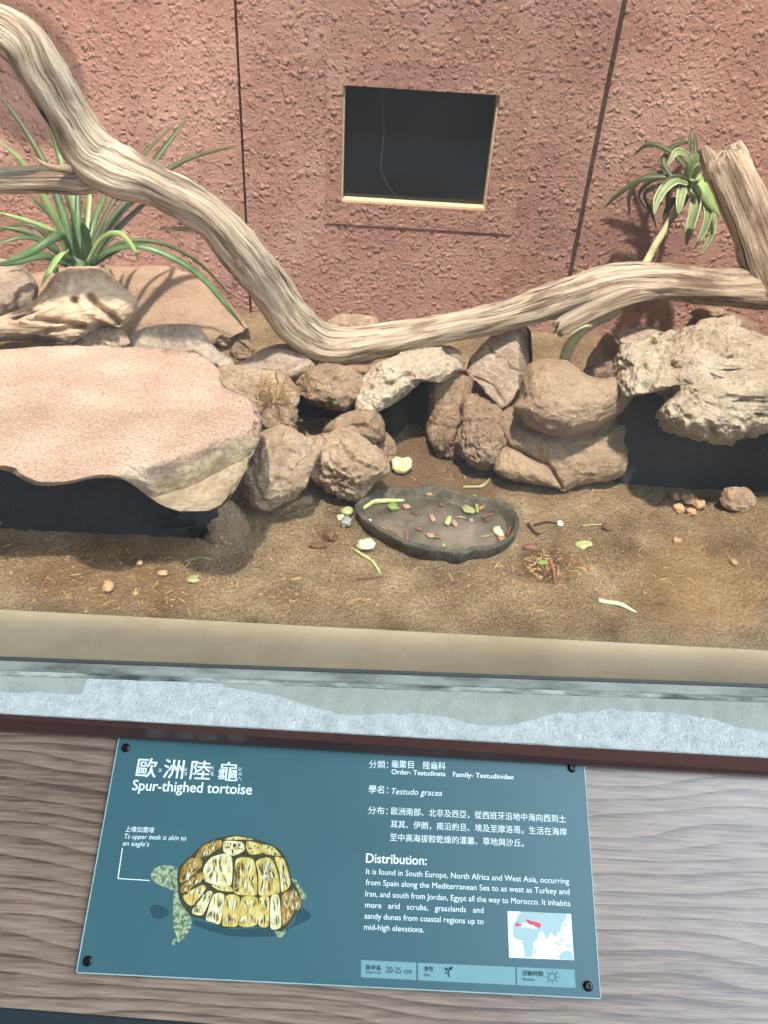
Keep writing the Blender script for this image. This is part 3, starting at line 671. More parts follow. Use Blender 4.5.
rock('flat_stone', [(613, 331), (635, 328), (657, 327), (668, 337), (650, 343), (627, 348), (618, 341)], 1.64, 0.03, 0.02, M_grey,
     'flat tilted grey-tan stone plate behind the right cave roof', amp=0.003, seed=67, n=(0.1, -0.5, 1), expo=4)
rock('flat_stone', [(690, 313), (700, 308), (722, 309), (727, 314), (712, 318), (696, 318)], 1.85, 0.02, 0.03, M_tan,
     'small flat tan stone at the foot of the pink wall on the right', amp=0.004, seed=68)
rock('background_rock', [(676, 322), (690, 314), (726, 313), (756, 324), (762, 344), (740, 352), (690, 350)], 1.88, 0.05, 0.08, M_brown,
     'brown rock at the foot of the wall behind the pale cave roof', amp=0.008, seed=78)
rock('loose_stone', [(719, 494), (727, 488), (742, 487), (752, 492), (757, 502), (750, 511), (735, 512), (724, 505)], 1.285, 0.02, 0.025, M_tan,
     'loose tan stone lying in front of the dark right cave', 'stone', amp=0.006, freq=24, seed=69)
# left background
rock('background_rock', [(-60, 268), (-10, 262), (18, 262), (31, 273), (37, 292), (28, 312), (-10, 326), (-60, 328)], 1.62, 0.06, 0.08, M_grey,
     'grey-brown rock at the left frame edge behind the weathered wood', amp=0.012, seed=71)
rock('slate', [(128, 342), (140, 330), (158, 326), (194, 325), (204, 334), (217, 350), (232, 360), (236, 371), (224, 374), (212, 366), (180, 362), (140, 356)], 1.50, 0.03, 0.03, M_grey,
     'smooth grey slate propped at the back edge of the pink slab', facets=0, amp=0.005, seed=72, expo=3)
rock('slate', [(72, 345), (86, 328), (104, 323), (122, 328), (130, 344), (112, 354), (86, 354)], 1.47, 0.02, 0.03, M_tan,
     'small tan stone between the weathered wood and grey slate', facets=0, amp=0.005, seed=73)
rock('wedge_stone', [(236, 366), (252, 357), (263, 349), (286, 344), (303, 343), (316, 354), (318, 365), (306, 374), (290, 377), (260, 376), (238, 375)], 1.53, 0.03, 0.08, M_grey,
     'grey wedge stone touching the branch where it bends lowest', amp=0.006, seed=74, expo=2.6)
rock('small_stone', [(230, 352), (236, 342), (247, 340), (254, 348), (252, 359), (238, 361)], 1.66, 0.025, 0.03, M_brown,
     'small brown stone on the sand behind the grey wedge stone', 'stone', amp=0.005, seed=75, expo=3)
rock('small_stone', [(216, 340), (221, 335), (229, 337), (230, 345), (222, 348)], 1.70, 0.018, 0.02, M_brown,
     'smallest brown stone on the sand behind the grey slate', 'stone', amp=0.003, seed=76, expo=3)
rock('flat_stone', [(325, 333), (327, 319), (345, 315), (374, 317), (382, 327), (366, 340), (340, 340)], 1.68, 0.03, 0.05, M_tan,
     'flat orange-tan stone showing above the lowest bend of the branch', amp=0.006, seed=77)
# sandy banks that fill the gaps behind and between the rocks
def bank(outline, Y, tf, tb, mat, label, seed, **k):
    o = rock('sand_bank', outline, Y, tf, tb, mat, label, 'sand', amp=0.010, seed=seed, **k); return o
bank([(-60, 285), (0, 275), (60, 268), (120, 268), (160, 266), (190, 274), (216, 290), (236, 310), (252, 335), (240, 352), (150, 352), (60, 345), (-60, 345)], 1.88, 0.10, 0.2, M_patch,
     'pale sandy heap against the wall behind the grassy plant', 81, sub=6)
bank([(205, 372), (225, 366), (262, 370), (290, 374), (298, 395), (290, 415), (268, 428), (250, 420), (230, 400)], 1.44, 0.05, 0.1, M_soil_b if False else M_tan,
     'sandy bank between the pink slab and stacked rocks', 82)

# ------------------------------------------------------------------ driftwood
def tube(path, nseg=28, step=0.006, amp=0.004, seed=0, open_end=False, cap_jag=0.0, flat=1.0, lf=1.0):
    """path: list of (px, py, Y, width_px). returns verts, faces, grain"""
    pts = np.array([P(a, b, Y=c) for a, b, c, w in path])
    dep = (pts-CAM)@AF
    rad = np.array([w for *_, w in path])*dep/F_PX/2
    # Catmull-Rom resample
    L = []; Rr = []
    n = len(pts)
    for i in range(n-1):
        p0, p1, p2, p3 = pts[max(0, i-1)], pts[i], pts[i+1], pts[min(n-1, i+2)]
        k = max(3, int(np.linalg.norm(p2-p1)/step))
        for t in np.linspace(0, 1, k, endpoint=False):
            L.append(0.5*((2*p1)+(-p0+p2)*t+(2*p0-5*p1+4*p2-p3)*t*t+(-p0+3*p1-3*p2+p3)*t**3))
            s = t*t*(3-2*t); Rr.append(rad[i]*(1-s)+rad[i+1]*s)
    L.append(pts[-1]); Rr.append(rad[-1]); L = np.array(L); Rr = np.array(Rr)
    T = np.gradient(L, axis=0); T /= np.linalg.norm(T, axis=1)[:, None]
    al = np.concatenate([[0], np.cumsum(np.linalg.norm(np.diff(L, axis=0), axis=1))])
    nrm = np.cross(T, AF); nrm /= np.linalg.norm(nrm, axis=1)[:, None]; bi = np.cross(T, nrm)
    th = np.linspace(0, 2*np.pi, nseg, endpoint=False)
    ca, sa = np.cos(th), np.sin(th)
    base = np.stack([np.tile(ca, len(L))*1.0, np.tile(sa, len(L))*1.0, np.repeat(al, nseg)], 1)
    tw = np.repeat(al, nseg)*3.0
    gc = np.stack([np.cos(np.tile(th, len(L))+tw), np.sin(np.tile(th, len(L))+tw), np.repeat(al, nseg)*4], 1)
    nz = fbm(gc*1.6+seed*3.1, 4, seed) * amp*1.0 + fbm(gc*np.array([4, 4, 0.7])+seed, 3, seed+3, ridged=True)*amp*0.55
    rr = np.repeat(Rr, nseg)
    nz = nz*np.clip(rr/0.025, 0.25, 1.2)
    low = 1+0.08*fbm(np.stack([np.repeat(al, nseg)*9*lf, base[:, 0], base[:, 1]], 1)+seed*2.2, 2, seed+9)
    r2 = rr*low+nz
    V = np.repeat(L, nseg, 0) + np.repeat(nrm, nseg, 0)*(r2*np.tile(ca, len(L)))[:, None] + np.repeat(bi, nseg, 0)*(r2*np.tile(sa, len(L))*flat)[:, None]
    if cap_jag:
        j = rng.uniform(-1, 1, nseg)*cap_jag; j = (j+np.roll(j, 1))/2
        V[-nseg:] += np.repeat(T[-1:], nseg, 0)*j[:, None]
    m = len(L)
    Fc = [[i*nseg+k, i*nseg+(k+1) % nseg, (i+1)*nseg+(k+1) % nseg, (i+1)*nseg+k] for i in range(m-1) for k in range(nseg)]
    V = np.concatenate([V, [L[0]-T[0]*Rr[0]*0.2, L[-1]-T[-1]*Rr[-1]*(-0.3 if cap_jag else -0.2)]])
    Fc += [[m*nseg, (k+1) % nseg, k] for k in range(nseg)] + [[m*nseg+1, (m-1)*nseg+k, (m-1)*nseg+(k+1) % nseg] for k in range(nseg)]
    g = np.stack([np.tile(ca, m)*0.35, np.tile(sa, m)*0.35, np.repeat(al, nseg)*4], 1)
    g = np.concatenate([g, g[:1], g[-1:]])
    return V, Fc, g
main = [(-120, 10, 1.30, 50), (-50, 16, 1.31, 48), (-8, 26, 1.33, 42), (22, 44, 1.345, 46), (44, 76, 1.36, 46), (66, 112, 1.38, 43), (92, 152, 1.40, 50), (118, 172, 1.40, 50), (155, 186, 1.40, 40), (205, 214, 1.42, 40), (238, 247, 1.45, 42),
        (268, 285, 1.50, 40), (298, 325, 1.54, 40), (332, 346, 1.56, 40), (380, 341, 1.57, 33), (440, 330, 1.58, 27), (500, 317, 1.60, 27), (560, 299, 1.62, 34),
        (610, 284, 1.63, 38), (660, 281, 1.64, 34), (715, 286, 1.65, 34), (765, 287, 1.66, 40), (800, 288, 1.66, 44), (860, 300, 1.66, 44)]
V, Fc, g = tube(main, nseg=48, amp=0.0055, seed=4, step=0.005)
bl = P(332, 366, Y=1.56)
br = thing('driftwood_branch', bl, 'long bleached forked driftwood branch spanning the whole exhibit', 'branch')
mesh_obj('trunk', V, Fc, M_wood, parent=br, uv3=g)
V, Fc, g = tube([(104, 172, 1.405, 34), (84, 180, 1.40, 28), (50, 180, 1.39, 25), (0, 181, 1.38, 25), (-60, 180, 1.37, 25)], nseg=36, amp=0.004, seed=7)
mesh_obj('side_limb', V, Fc, M_wood, parent=br, uv3=g)
V, Fc, g = tube([(775, 282, 1.66, 50), (765, 258, 1.67, 46), (752, 225, 1.69, 42), (737, 188, 1.71, 43), (726, 164, 1.73, 42), (722, 156, 1.735, 38)], nseg=40, amp=0.006, seed=9, cap_jag=0.010)
ul = mesh_obj('upright_limb', V, Fc, M_wood, parent=br, uv3=g)
for pth_ in ([(716, 176, 1.725, 22), (709, 160, 1.735, 17), (703, 148, 1.74, 9)], [(734, 180, 1.72, 20), (730, 162, 1.73, 17), (728, 147, 1.74, 12)]):
    V, Fc, g = tube(pth_, nseg=20, amp=0.003, seed=19, cap_jag=0.004, step=0.004)
    mesh_obj('splinter', V, Fc, M_wood, parent=ul, uv3=g)
V, Fc, g = tube([(662, 290, 1.625, 16), (628, 297, 1.585, 19), (596, 309, 1.565, 18), (568, 323, 1.555, 18), (558, 329, 1.55, 16)], nseg=28, amp=0.004, seed=12, cap_jag=0.016, flat=0.7)
mesh_obj('broken_stub', V, Fc, M_wood, parent=br, uv3=g)
V, Fc, g = tube([(258, 285, 1.47, 16), (240, 262, 1.43, 17), (222, 240, 1.41, 12), (205, 231, 1.40, 7), (180, 229, 1.40, 4), (160, 229, 1.40, 1.5)], nseg=16, amp=0.002, seed=14)
mesh_obj('peeling_bark', V, Fc, M_bark, parent=br, uv3=g)
V, Fc, g = tube([(72, 168, 1.375, 10), (56, 168, 1.36, 6), (44, 164, 1.35, 4), (36, 158, 1.35, 1.5)], nseg=12, amp=0.001, seed=15)
mesh_obj('twig_stub', V, Fc, M_bark, parent=br, uv3=g)
# unseen round lamp-like disc, added above the frame; it shades a round patch of wall under the skylight
lt = 0.130/SUN[1]; lc = P(20, 66, Y=WY) - SUN*lt
dl = thing('shadow_disc', lc, 'unseen round dark disc added above the left end of the branch to shadow the wall', 'blocker')
th_ = np.linspace(0, 2*np.pi, 48, endpoint=False)
pr = [(0.012, 0.022), (0.06, 0.018), (0.11, 0.008), (0.138, -0.006), (0.142, -0.010), (0.138, -0.012), (0.11, 0.002), (0.06, 0.012), (0.012, 0.016)]
lathe = lambda prof: (np.concatenate([lc + np.stack([r_*np.cos(th_), 0*th_+y_, r_*np.sin(th_)], 1) for r_, y_ in prof]),
                      [[a*48+i, a*48+(i+1) % 48, (a+1)*48+(i+1) % 48, (a+1)*48+i] for a in range(len(prof)-1) for i in range(48)])
mesh_obj('disc_plate', *lathe(pr), M_screw, parent=dl)
mesh_obj('disc_mount', *lathe([(0.0005, 0.010), (0.014, 0.010), (0.014, 0.112), (0.04, 0.115), (0.04, 0.130), (0.0005, 0.130)]), M_screw, parent=dl)
mesh_obj('disc_knob', *lathe([(0.0005, -0.03), (0.016, -0.026), (0.024, -0.012), (0.02, 0.004), (0.012, 0.014)]), plain('pale_knob', (220, 214, 200), 0.4), parent=dl)
# weathered hollow wood piece under the grassy plant
cw = rock('weathered_wood', [(-40, 328), (0, 317), (20, 309), (38, 297), (52, 281), (68, 271), (98, 270), (115, 281), (136, 297), (135, 312), (119, 327), (99, 324), (72, 341), (45, 337), (20, 339), (-40, 340)],
     1.50, 0.07, 0.06, M_cork, 'pale weathered hollow wood chunk under the grassy plant on the pink slab', 'wood', facets=0, amp=0.010, freq=10, seed=91, sub=6, expo=2.8,
     carve=[([(36, 320), (60, 322), (84, 326)], 5, 0.025), ([(90, 296), (98, 308), (110, 314), (118, 324)], 5, 0.03), ([(74, 300), (75, 302)], 4.5, 0.03), ([(28, 314), (33, 318)], 5, 0.02), ([(45, 332), (80, 326)], 4, 0.02)], center=(75, 308))

# ------------------------------------------------------------------ plants
def ribbon(path, wpx, fold=0.25, twist=0.0, taper=(0.55, 1.0, 0.04), thick=0.0006):
    pts = np.array([P(a, b, Y=c) for a, b, c in path]); n = len(pts); L = []
    for i in range(n-1):
        p0, p1, p2, p3 = pts[max(0, i-1)], pts[i], pts[i+1], pts[min(n-1, i+2)]
        for t in np.linspace(0, 1, 8, endpoint=False):
            L.append(0.5*((2*p1)+(-p0+p2)*t+(2*p0-5*p1+4*p2-p3)*t*t+(-p0+3*p1-3*p2+p3)*t**3))
    L.append(pts[-1]); L = np.array(L); m = len(L)
    T = np.gradient(L, axis=0); T /= np.linalg.norm(T, axis=1)[:, None]
    side = np.cross(T, AF); side /= np.maximum(np.linalg.norm(side, axis=1), 1e-5)[:, None]
    nor = np.cross(side, T)
    ang = twist; side2 = side*np.cos(ang)+nor*np.sin(ang); nor2 = -side*np.sin(ang)+nor*np.cos(ang)
    u = np.linspace(0, 1, m)
    w = np.interp(u, [0, 0.35, 0.75, 1], [taper[0], taper[1], 0.75, taper[2]])*wpx*((L-CAM)@AF)/F_PX/2
    V = []
    for k in (-1, 0, 1):
        V.append(L+side2*(w*k)[:, None]+nor2*((abs(k)*fold)*w)[:, None])
    V2 = [v-nor2*thick for v in V]
    A = np.concatenate(V+V2); Fc = []
    for i in range(m-1):
        for k in (0, 1):
            Fc.append([k*m+i, (k+1)*m+i, (k+1)*m+i+1, k*m+i+1])
            Fc.append([(k+3)*m+i, (k+3)*m+i+1, (k+4)*m+i+1, (k+4)*m+i])
        Fc.append([i, i+1, 3*m+i+1, 3*m+i]); Fc.append([2*m+i, 5*m+i, 5*m+i+1, 2*m+i+1])
    return A, Fc
RY = 1.66
lp = thing('grassy_plant', P(78, 268, Y=RY), 'grassy plant with long green strap leaves behind the weathered wood', 'plant')
leaves = [
 ([(76, 266), (66, 225), (48, 172), (25, 130), (-4, 90)], 8, 1.84, 'd'), ([(80, 266), (76, 225), (66, 190), (57, 150), (43, 110)], 8, 1.88, 'm'),
 ([(72, 264), (62, 232), (40, 190), (20, 160), (-5, 138)], 7, 1.60, 'l'), ([(85, 266), (110, 226), (150, 166), (188, 117)], 10, 1.86, 'd'),
 ([(84, 266), (105, 216), (140, 158), (178, 122)], 5, 1.92, 'd'), ([(86, 266), (112, 218), (150, 182), (190, 158), (238, 146)], 6, 1.92, 'd'),
 ([(88, 267), (110, 250), (142, 246), (178, 260), (206, 281), (230, 310), (246, 330)], 8, 1.62, 'm'), ([(88, 266), (120, 243), (160, 243), (198, 262), (232, 297)], 4.5, 1.75, 'd'),
 ([(86, 266), (100, 240), (118, 233), (132, 246), (139, 262)], 6, 1.50, 'l'), ([(72, 264), (50, 246), (25, 232), (-8, 226)], 6, 1.62, 'm'),
 ([(72, 266), (45, 243), (20, 237), (-8, 247)], 6, 1.58, 'm'), ([(70, 266), (45, 256), (15, 262), (-15, 266)], 8, 1.52, 'm'),
 ([(72, 262), (55, 234), (30, 222), (-6, 211)], 6, 1.72, 'l'), ([(72, 262), (62, 252), (50, 268), (41, 287)], 12, 1.47, 'l'),
 ([(70, 258), (60, 236), (30, 252), (0, 264)], 10, 1.50, 'm'), ([(78, 266), (76, 228), (72, 180), (70, 165)], 8, 1.82, 'l'),
 ([(79, 266), (78, 220), (78, 180)], 8, 1.76, 'm'), ([(82, 266), (86, 225), (91, 182)], 8, 1.80, 'l'), ([(84, 266), (94, 222), (110, 185)], 7, 1.84, 'm'),
 ([(74, 264), (64, 220), (50, 180), (42, 170)], 8, 1.78, 'm'), ([(80, 268), (74, 240), (71, 217)], 11, 1.60, 'D'), ([(85, 268), (86, 240), (82, 222)], 11, 1.62, 'D'),
 ([(88, 267), (104, 236), (125, 208), (150, 190)], 7, 1.80, 'm'), ([(86, 267), (118, 228), (146, 200), (150, 185)], 7, 1.90, 'd'), ([(66, 262), (52, 262), (58, 275), (62, 285)], 8, 1.52, 'm'),
 ([(90, 267), (112, 252), (132, 244), (150, 250)], 7, 1.66, 'm'), ([(74, 262), (56, 222), (30, 196)], 6, 1.74, 'm'), ([(68, 264), (40, 230), (15, 225), (-12, 238)], 5, 1.66, 'd')]
mm = {'d': M_leaf_d, 'm': M_leaf, 'l': M_leaf_l, 'D': M_leaf}
for i, (p, w, ty, c) in enumerate(leaves):
    n = len(p); pth = [(a, b, RY+(ty-RY)*(k/(n-1))**1.2 - 0.0015*(i % 5)) for k, (a, b) in enumerate(p)]
    V, Fc = ribbon(pth, w, twist=0.35*math.sin(i*2.3), taper=(0.7, 1, 0.06))
    mesh_obj('leaf', V, Fc, mm[c], parent=lp)
V, Fc, g = tube([(78, 285, RY, 22), (79, 268, RY, 22), (80, 258, RY, 14)], nseg=16, amp=0.002, seed=33)
mesh_obj('crown', V, Fc, M_leaf, parent=lp)

Z3 = lambda a, b: (600+a/4.571, 120+b/4.571)
rp = thing('hanging_plant', P(561, 376, Y=1.60), 'leggy plant with striped drooping leaves on a pale bent stem', 'plant')
V, Fc, g = tube([(561, 376, 1.60, 11), (567, 352, 1.60, 11), (577, 335, 1.605, 11), (592, 323, 1.63, 11), (612, 313, 1.69, 11), (630, 290, 1.76, 9), (646, 263, 1.84, 7.5), (656, 244, 1.86, 7), (666, 228, 1.88, 6.5), (678, 205, 1.90, 6), (688, 182, 1.90, 7)], nseg=16, amp=0.0006, seed=41)
mesh_obj('stem', V, Fc, M_stem, parent=rp, uv3=g)
r2 = [([(400, 270), (330, 248), (250, 246), (150, 292), (70, 350), (20, 405)], 20, 1.95, 'd'), ([(400, 266), (340, 262), (260, 265), (200, 305), (182, 360), (235, 430)], 16, 1.93, 'd'),
 ([(390, 275), (280, 258), (180, 275), (135, 350), (137, 455)], 18, 1.90, 'd'), ([(415, 250), (412, 190), (385, 150), (345, 150), (308, 215)], 26, 1.80, 's'),
 ([(400, 230), (330, 150), (250, 110), (200, 120), (150, 168)], 16, 1.94, 'd'), ([(330, 260), (290, 190), (330, 125), (390, 100), (445, 115)], 18, 1.95, 'd'),
 ([(405, 285), (350, 270), (300, 305), (262, 365), (248, 430)], 34, 1.78, 's'), ([(385, 290), (372, 340), (357, 430)], 32, 1.80, 's'), ([(425, 300), (438, 380), (415, 480), (392, 575)], 38, 1.78, 's'),
 ([(440, 320), (490, 390), (485, 480), (435, 582)], 28, 1.80, 's'), ([(450, 350), (512, 430), (512, 520), (460, 612)], 22, 1.83, 's'), ([(440, 255), (480, 330), (550, 435)], 44, 1.82, 'l'),
 ([(405, 285), (420, 215), (445, 150)], 40, 1.84, 'l'), ([(440, 180), (438, 120), (432, 55)], 14, 1.90, 'd'), ([(415, 280), (450, 220), (490, 208), (510, 245)], 28, 1.80, 's'), ([(410, 300), (440, 268), (478, 266)], 30, 1.80, 'l'),
 ([(370, 400), (335, 370), (305, 420), (290, 480)], 24, 1.84, 'd'), ([(400, 340), (350, 420), (310, 480)], 24, 1.84, 'l'), ([(420, 330), (470, 380), (500, 450), (490, 520)], 22, 1.84, 's'),
 ([(395, 300), (330, 300), (310, 360), (320, 450)], 20, 1.88, 'd'), ([(350, 280), (210, 330), (240, 430), (260, 500)], 14, 1.93, 'd'), ([(415, 20+240), (410, 120), (412, 40)], 12, 1.93, 'd')]
M_stripe = material('white_striped_leaf', [(92, 112, 62), (196, 204, 160)], scale=3, stops=[0.49, 0.53], rough=0.45, spec=0.4, detail=0)
M_leaf_s = material('soft_olive_leaf', [(108, 126, 82), (150, 166, 116)], scale=16, rough=0.5, spec=0.4)
m2 = {'d': M_leaf_d, 's': M_leaf_s, 'l': M_leaf_l}
for i, (p, w, ty, c) in enumerate(r2):
    n = len(p); pth = [Z3(a, b)+(1.90+(ty-1.86)*(k/(n-1))**0.8,) for k, (a, b) in enumerate(p)]
    V, Fc = ribbon(pth, w/4.571*1.45, twist=0.3*math.sin(i*1.7), taper=(0.8, 1, 0.08))
    lf = mesh_obj('leaf', V, Fc, m2[c], parent=rp)
    if c == 's':
        for sgn in (-1, 1):   # pale margins
            V, Fc = ribbon([(a+sgn*0.0, b, y-0.0012) for a, b, y in pth], w/4.571*0.26, twist=0.3*math.sin(i*1.7), taper=(0.8, 1, 0.08))
            sd = np.cross(np.gradient(V[len(V)//6:2*len(V)//6], axis=0), AF); sd /= np.maximum(np.linalg.norm(sd, axis=1), 1e-6)[:, None]
            u = np.linspace(0, 1, len(sd)); ww = np.interp(u, [0, 0.35, 0.75, 1], [0.8, 1, 0.75, 0.08])*w/4.571*1.85/F_PX/2*1.18
            V = V + np.tile(sd*(ww*sgn)[:, None], (6, 1))
            e_ = mesh_obj('leaf_margin', V, Fc, M_leaf_e, parent=lf)
# tuft of dry roots
tv = []
for i in range(90):
    a, b = rng.uniform(256, 290), rng.uniform(378, 408)
    ang = rng.uniform(0, 6.28); ln = rng.uniform(5, 14)
    y0 = 1.36+rng.uniform(-0.02, 0.03)
    p = [(a, b, y0, 1.1), (a+ln*0.5*math.cos(ang)+rng.uniform(-2, 2), b+ln*0.5*math.sin(ang)+rng.uniform(-2, 2), y0-0.01, 0.9), (a+ln*math.cos(ang), b+ln*math.sin(ang), y0-rng.uniform(-.01, .02), 0.5)]
    v, f, _ = tube(p, nseg=4, step=0.008, amp=0.0); tv.append((v, f))
for p in ([(275, 405), (277, 385), (276, 368)], [(278, 400), (284, 385), (286, 374)], [(280, 402), (290, 396), (302, 394)], [(270, 402), (268, 385), (264, 376)]):
    v, f, _ = tube([(a, b, 1.35, 1.6-0.4*k) for k, (a, b) in enumerate(p)], nseg=5, step=0.008, amp=0.0); tv.append((v, f))
tag(mesh_obj('root_tuft', *join(tv), M_root), 'wiry tuft of dry straw-coloured roots beside the pink slab', 'roots', kind='stuff')

# ------------------------------------------------------------------ feeding dish
RZ = SOIL+0.030; FZ = SOIL+0.010
rim = [(354, 507), (361, 498), (382, 488), (411, 487), (436, 485), (454, 490), (476, 496), (504, 501), (517, 513), (519, 526), (511, 539), (494, 547), (476, 549), (460, 553), (444, 550), (426, 549), (400, 541), (378, 529), (362, 518)]
rp3 = np.array([P(x, y, z=RZ) for x, y in rim])
def closed(pts, k=6):
    n = len(pts); o = []
    for i in range(n):
        p0, p1, p2, p3 = pts[i-1], pts[i], pts[(i+1) % n], pts[(i+2) % n]
        for t in np.linspace(0, 1, k, endpoint=False):
            o.append(0.5*((2*p1)+(-p0+p2)*t+(2*p0-5*p1+4*p2-p3)*t*t+(-p0+3*p1-3*p2+p3)*t**3))
    return np.array(o)
rc = closed(rp3); cen = rc.mean(0); m = len(rc)
def ring(scale_in, z):   # inset loop in metres
    d = rc-cen; ln = np.linalg.norm(d[:, :2], axis=1)[:, None]
    v = cen + d*(1-scale_in/ln); v[:, 2] = z; return v
wob = fbm(rc*40, 3, 5)*0.002
rings = [ring(0.016, SOIL-0.012), ring(0.006, SOIL+0.002), ring(0.002, RZ-0.008), ring(0.000, RZ-0.002), ring(0.003, RZ+0.001), ring(0.008, RZ+0.001), ring(0.011, RZ-0.003), ring(0.015, FZ+0.006), ring(0.022, FZ+0.0005)]
for i, r_ in enumerate(rings):
    if i > 0: r_[:, 2] += wob; r_[:, :2] += (fbm(rc*30+i*0.3, 2, 8)*0.0015)[:, None]
V = np.concatenate(rings); Fc = [[a*m+i, a*m+(i+1) % m, (a+1)*m+(i+1) % m, (a+1)*m+i] for a in range(len(rings)-1) for i in range(m)]
dish = thing('feeding_dish', (cen[0], cen[1], SOIL), 'wide shallow dark grey dish with wavy rim holding food scraps', 'dish')
mesh_obj('rim', V, [f[::-1] for f in Fc], M_dish, parent=dish)
b1 = ring(0.0205, FZ+0.0015); b0 = ring(0.0205, FZ-0.008)
V = np.concatenate([b1, [cen*[1, 1, 0]+[0, 0, FZ]], b0, [cen*[1, 1, 0]+[0, 0, FZ-0.008]]])
Fc = [[i, (i+1) % m, m] for i in range(m)] + [[m+1+(i+1) % m, m+1+i, 2*m+1] for i in range(m)] + [[i, m+1+i, m+1+(i+1) % m, (i+1) % m] for i in range(m)]
mesh_obj('dish_floor', V, Fc, M_dishin, parent=dish)

# ------------------------------------------------------------------ food scraps and litter, each its own object
CM = {'lime': plain('lime_stalk', (172, 178, 116), 0.5, var=0.15), 'green': plain('green_leaf_bit', (128, 144, 80), 0.5, var=0.15), 'olive': plain('olive_leaf_bit', (150, 148, 100), 0.6, var=0.15),
      'orange': plain('orange_peel_bit', (172, 124, 88), 0.6, var=0.15), 'pink': plain('pinkish_brown_bit', (168, 132, 110), 0.7, var=0.15), 'rust': plain('rust_brown_bit', (128, 90, 70), 0.8, var=0.15),
      'white': plain('white_bit', (226, 220, 200), 0.5, var=0.05), 'cream': plain('cream_green_bit', (196, 198, 160), 0.5, var=0.1), 'brown': plain('brown_bit', (110, 80, 58), 0.9, var=0.15),
      'grey': plain('grey_bit', (150, 146, 138), 0.9, var=0.1), 'tan': plain('tan_bit', (182, 146, 110), 0.9, var=0.12), 'dark': plain('dark_twig', (72, 52, 40), 0.9, var=0.15)}
def surf(x, y, z0):  # land on dish floor or soil
    p = P(x, y, z=z0)
    if z0 == SOIL:
        for _ in range(4): p = P(x, y, z=float(soil_h(np.array([p[0]]), np.array([p[1]]))[0]))
    return p
def chunk(name, x, y, w, h, col, label, cat, z0, rot=0.0, hz=0.5, seed=0, group=None, flatcurl=0.0):
    """a small irregular lump or curled flake, w x h pixels, lying at pixel x, y"""
    p = surf(x, y, z0); k = ((p-CAM)@AF)/F_PX
    s, fc = ico(3); s = s.copy()
    nzz = 1+0.55*fbm(s*1.7+seed*5.7, 3, seed)+0.25*fbm(s*5+seed, 2, seed+4)
    v = s*nzz[:, None]; v = np.sign(v)*np.abs(v)**0.85
    sx_, sy_ = w*k/2, h*k/2/0.62; sz_ = max(0.0012, min(sx_, sy_)*hz)
    v = v*np.array([sx_, sy_, sz_])
    if flatcurl: v[:, 2] += flatcurl*(v[:, 0]**2)/max(sx_, 1e-4)
    c_, s_ = math.cos(rot), math.sin(rot)
    v = np.stack([v[:, 0]*c_-v[:, 1]*s_, v[:, 0]*s_+v[:, 1]*c_, v[:, 2]], 1)
    v[:, 2] += -v[:, 2].min() - (0.15*sz_ if z0 == SOIL else -0.0006)
    return tag(mesh_obj(name, v+p, fc, CM[col] if isinstance(col, str) else col), label, cat, group)
def stick(name, pts, wpx, col, label, cat, z0, lift=0.002, taper=0.6, group=None, nseg=10):
    P3 = []
    for i, (x, y) in enumerate(pts):
        p = surf(x, y, z0); k = ((p-CAM)@AF)/F_PX; P3.append((p, wpx*k/2*(1 if i < len(pts)-1 else taper)))
    L = []; R_ = []
    n = len(P3)
    for i in range(n-1):
        p0, p1, p2, p3 = P3[max(0, i-1)][0], P3[i][0], P3[i+1][0], P3[min(n-1, i+2)][0]
        for t in np.linspace(0, 1, 6, endpoint=False):
            L.append(0.5*((2*p1)+(-p0+p2)*t+(2*p0-5*p1+4*p2-p3)*t*t+(-p0+3*p1-3*p2+p3)*t**3)); R_.append(P3[i][1]*(1-t)+P3[i+1][1]*t)
    L.append(P3[-1][0]); R_.append(P3[-1][1]); L = np.array(L); R_ = np.array(R_); m_ = len(L)
    L[:, 2] += R_*0.9+ (0.0008 if z0 != SOIL else 0.0)
    T = np.gradient(L, axis=0); T /= np.linalg.norm(T, axis=1)[:, None]
    sd = np.cross(T, [0, 0, 1]); sd /= np.linalg.norm(sd, axis=1)[:, None]; upv = np.cross(sd, T)
    th = np.linspace(0, 2*np.pi, nseg, endpoint=False)
    rr = R_[:, None]*(1+0.15*rng.uniform(-1, 1, (m_, 1)))
    V = (L[:, None]+sd[:, None]*(rr*np.cos(th))[..., None]+upv[:, None]*(rr*np.sin(th))[..., None]).reshape(-1, 3)
    Fc = [[i*nseg+k, i*nseg+(k+1) % nseg, (i+1)*nseg+(k+1) % nseg, (i+1)*nseg+k] for i in range(m_-1) for k in range(nseg)]
    Fc += [list(range(nseg))[::-1], [(m_-1)*nseg+k for k in range(nseg)]]
    return tag(mesh_obj(name, V, Fc, CM[col] if isinstance(col, str) else col), label, cat, group)
DZ = FZ+0.001
G = 'food scraps in the dark dish'
stick('food_stalk', [(362, 510), (368, 507), (373, 504), (388, 503), (404, 502)], 5, 'lime', 'pale green stalk along the left back edge of the dark dish', 'food', DZ, group=G)
stick('food_stalk', [(374, 504), (381, 499)], 4.5, 'lime', 'short pale green stalk stub beside the long stalk in the dish', 'food', DZ, group=G)
stick('food_stalk', [(474, 498), (476, 506), (477, 514)], 4.5, 'green', 'upright-looking bright green bean pod at the right of the dish', 'food', DZ, group=G, taper=0.8)
stick('food_stalk', [(479, 511), (484, 507), (487, 504)], 3.5, 'orange', 'orange strip right beside the bright green bean pod', 'food', DZ, group=G)
stick('food_stalk', [(457, 518), (461, 518), (466, 519)], 2, 'grey', 'thin pale straw near the middle of the dish', 'food', DZ, group=G)
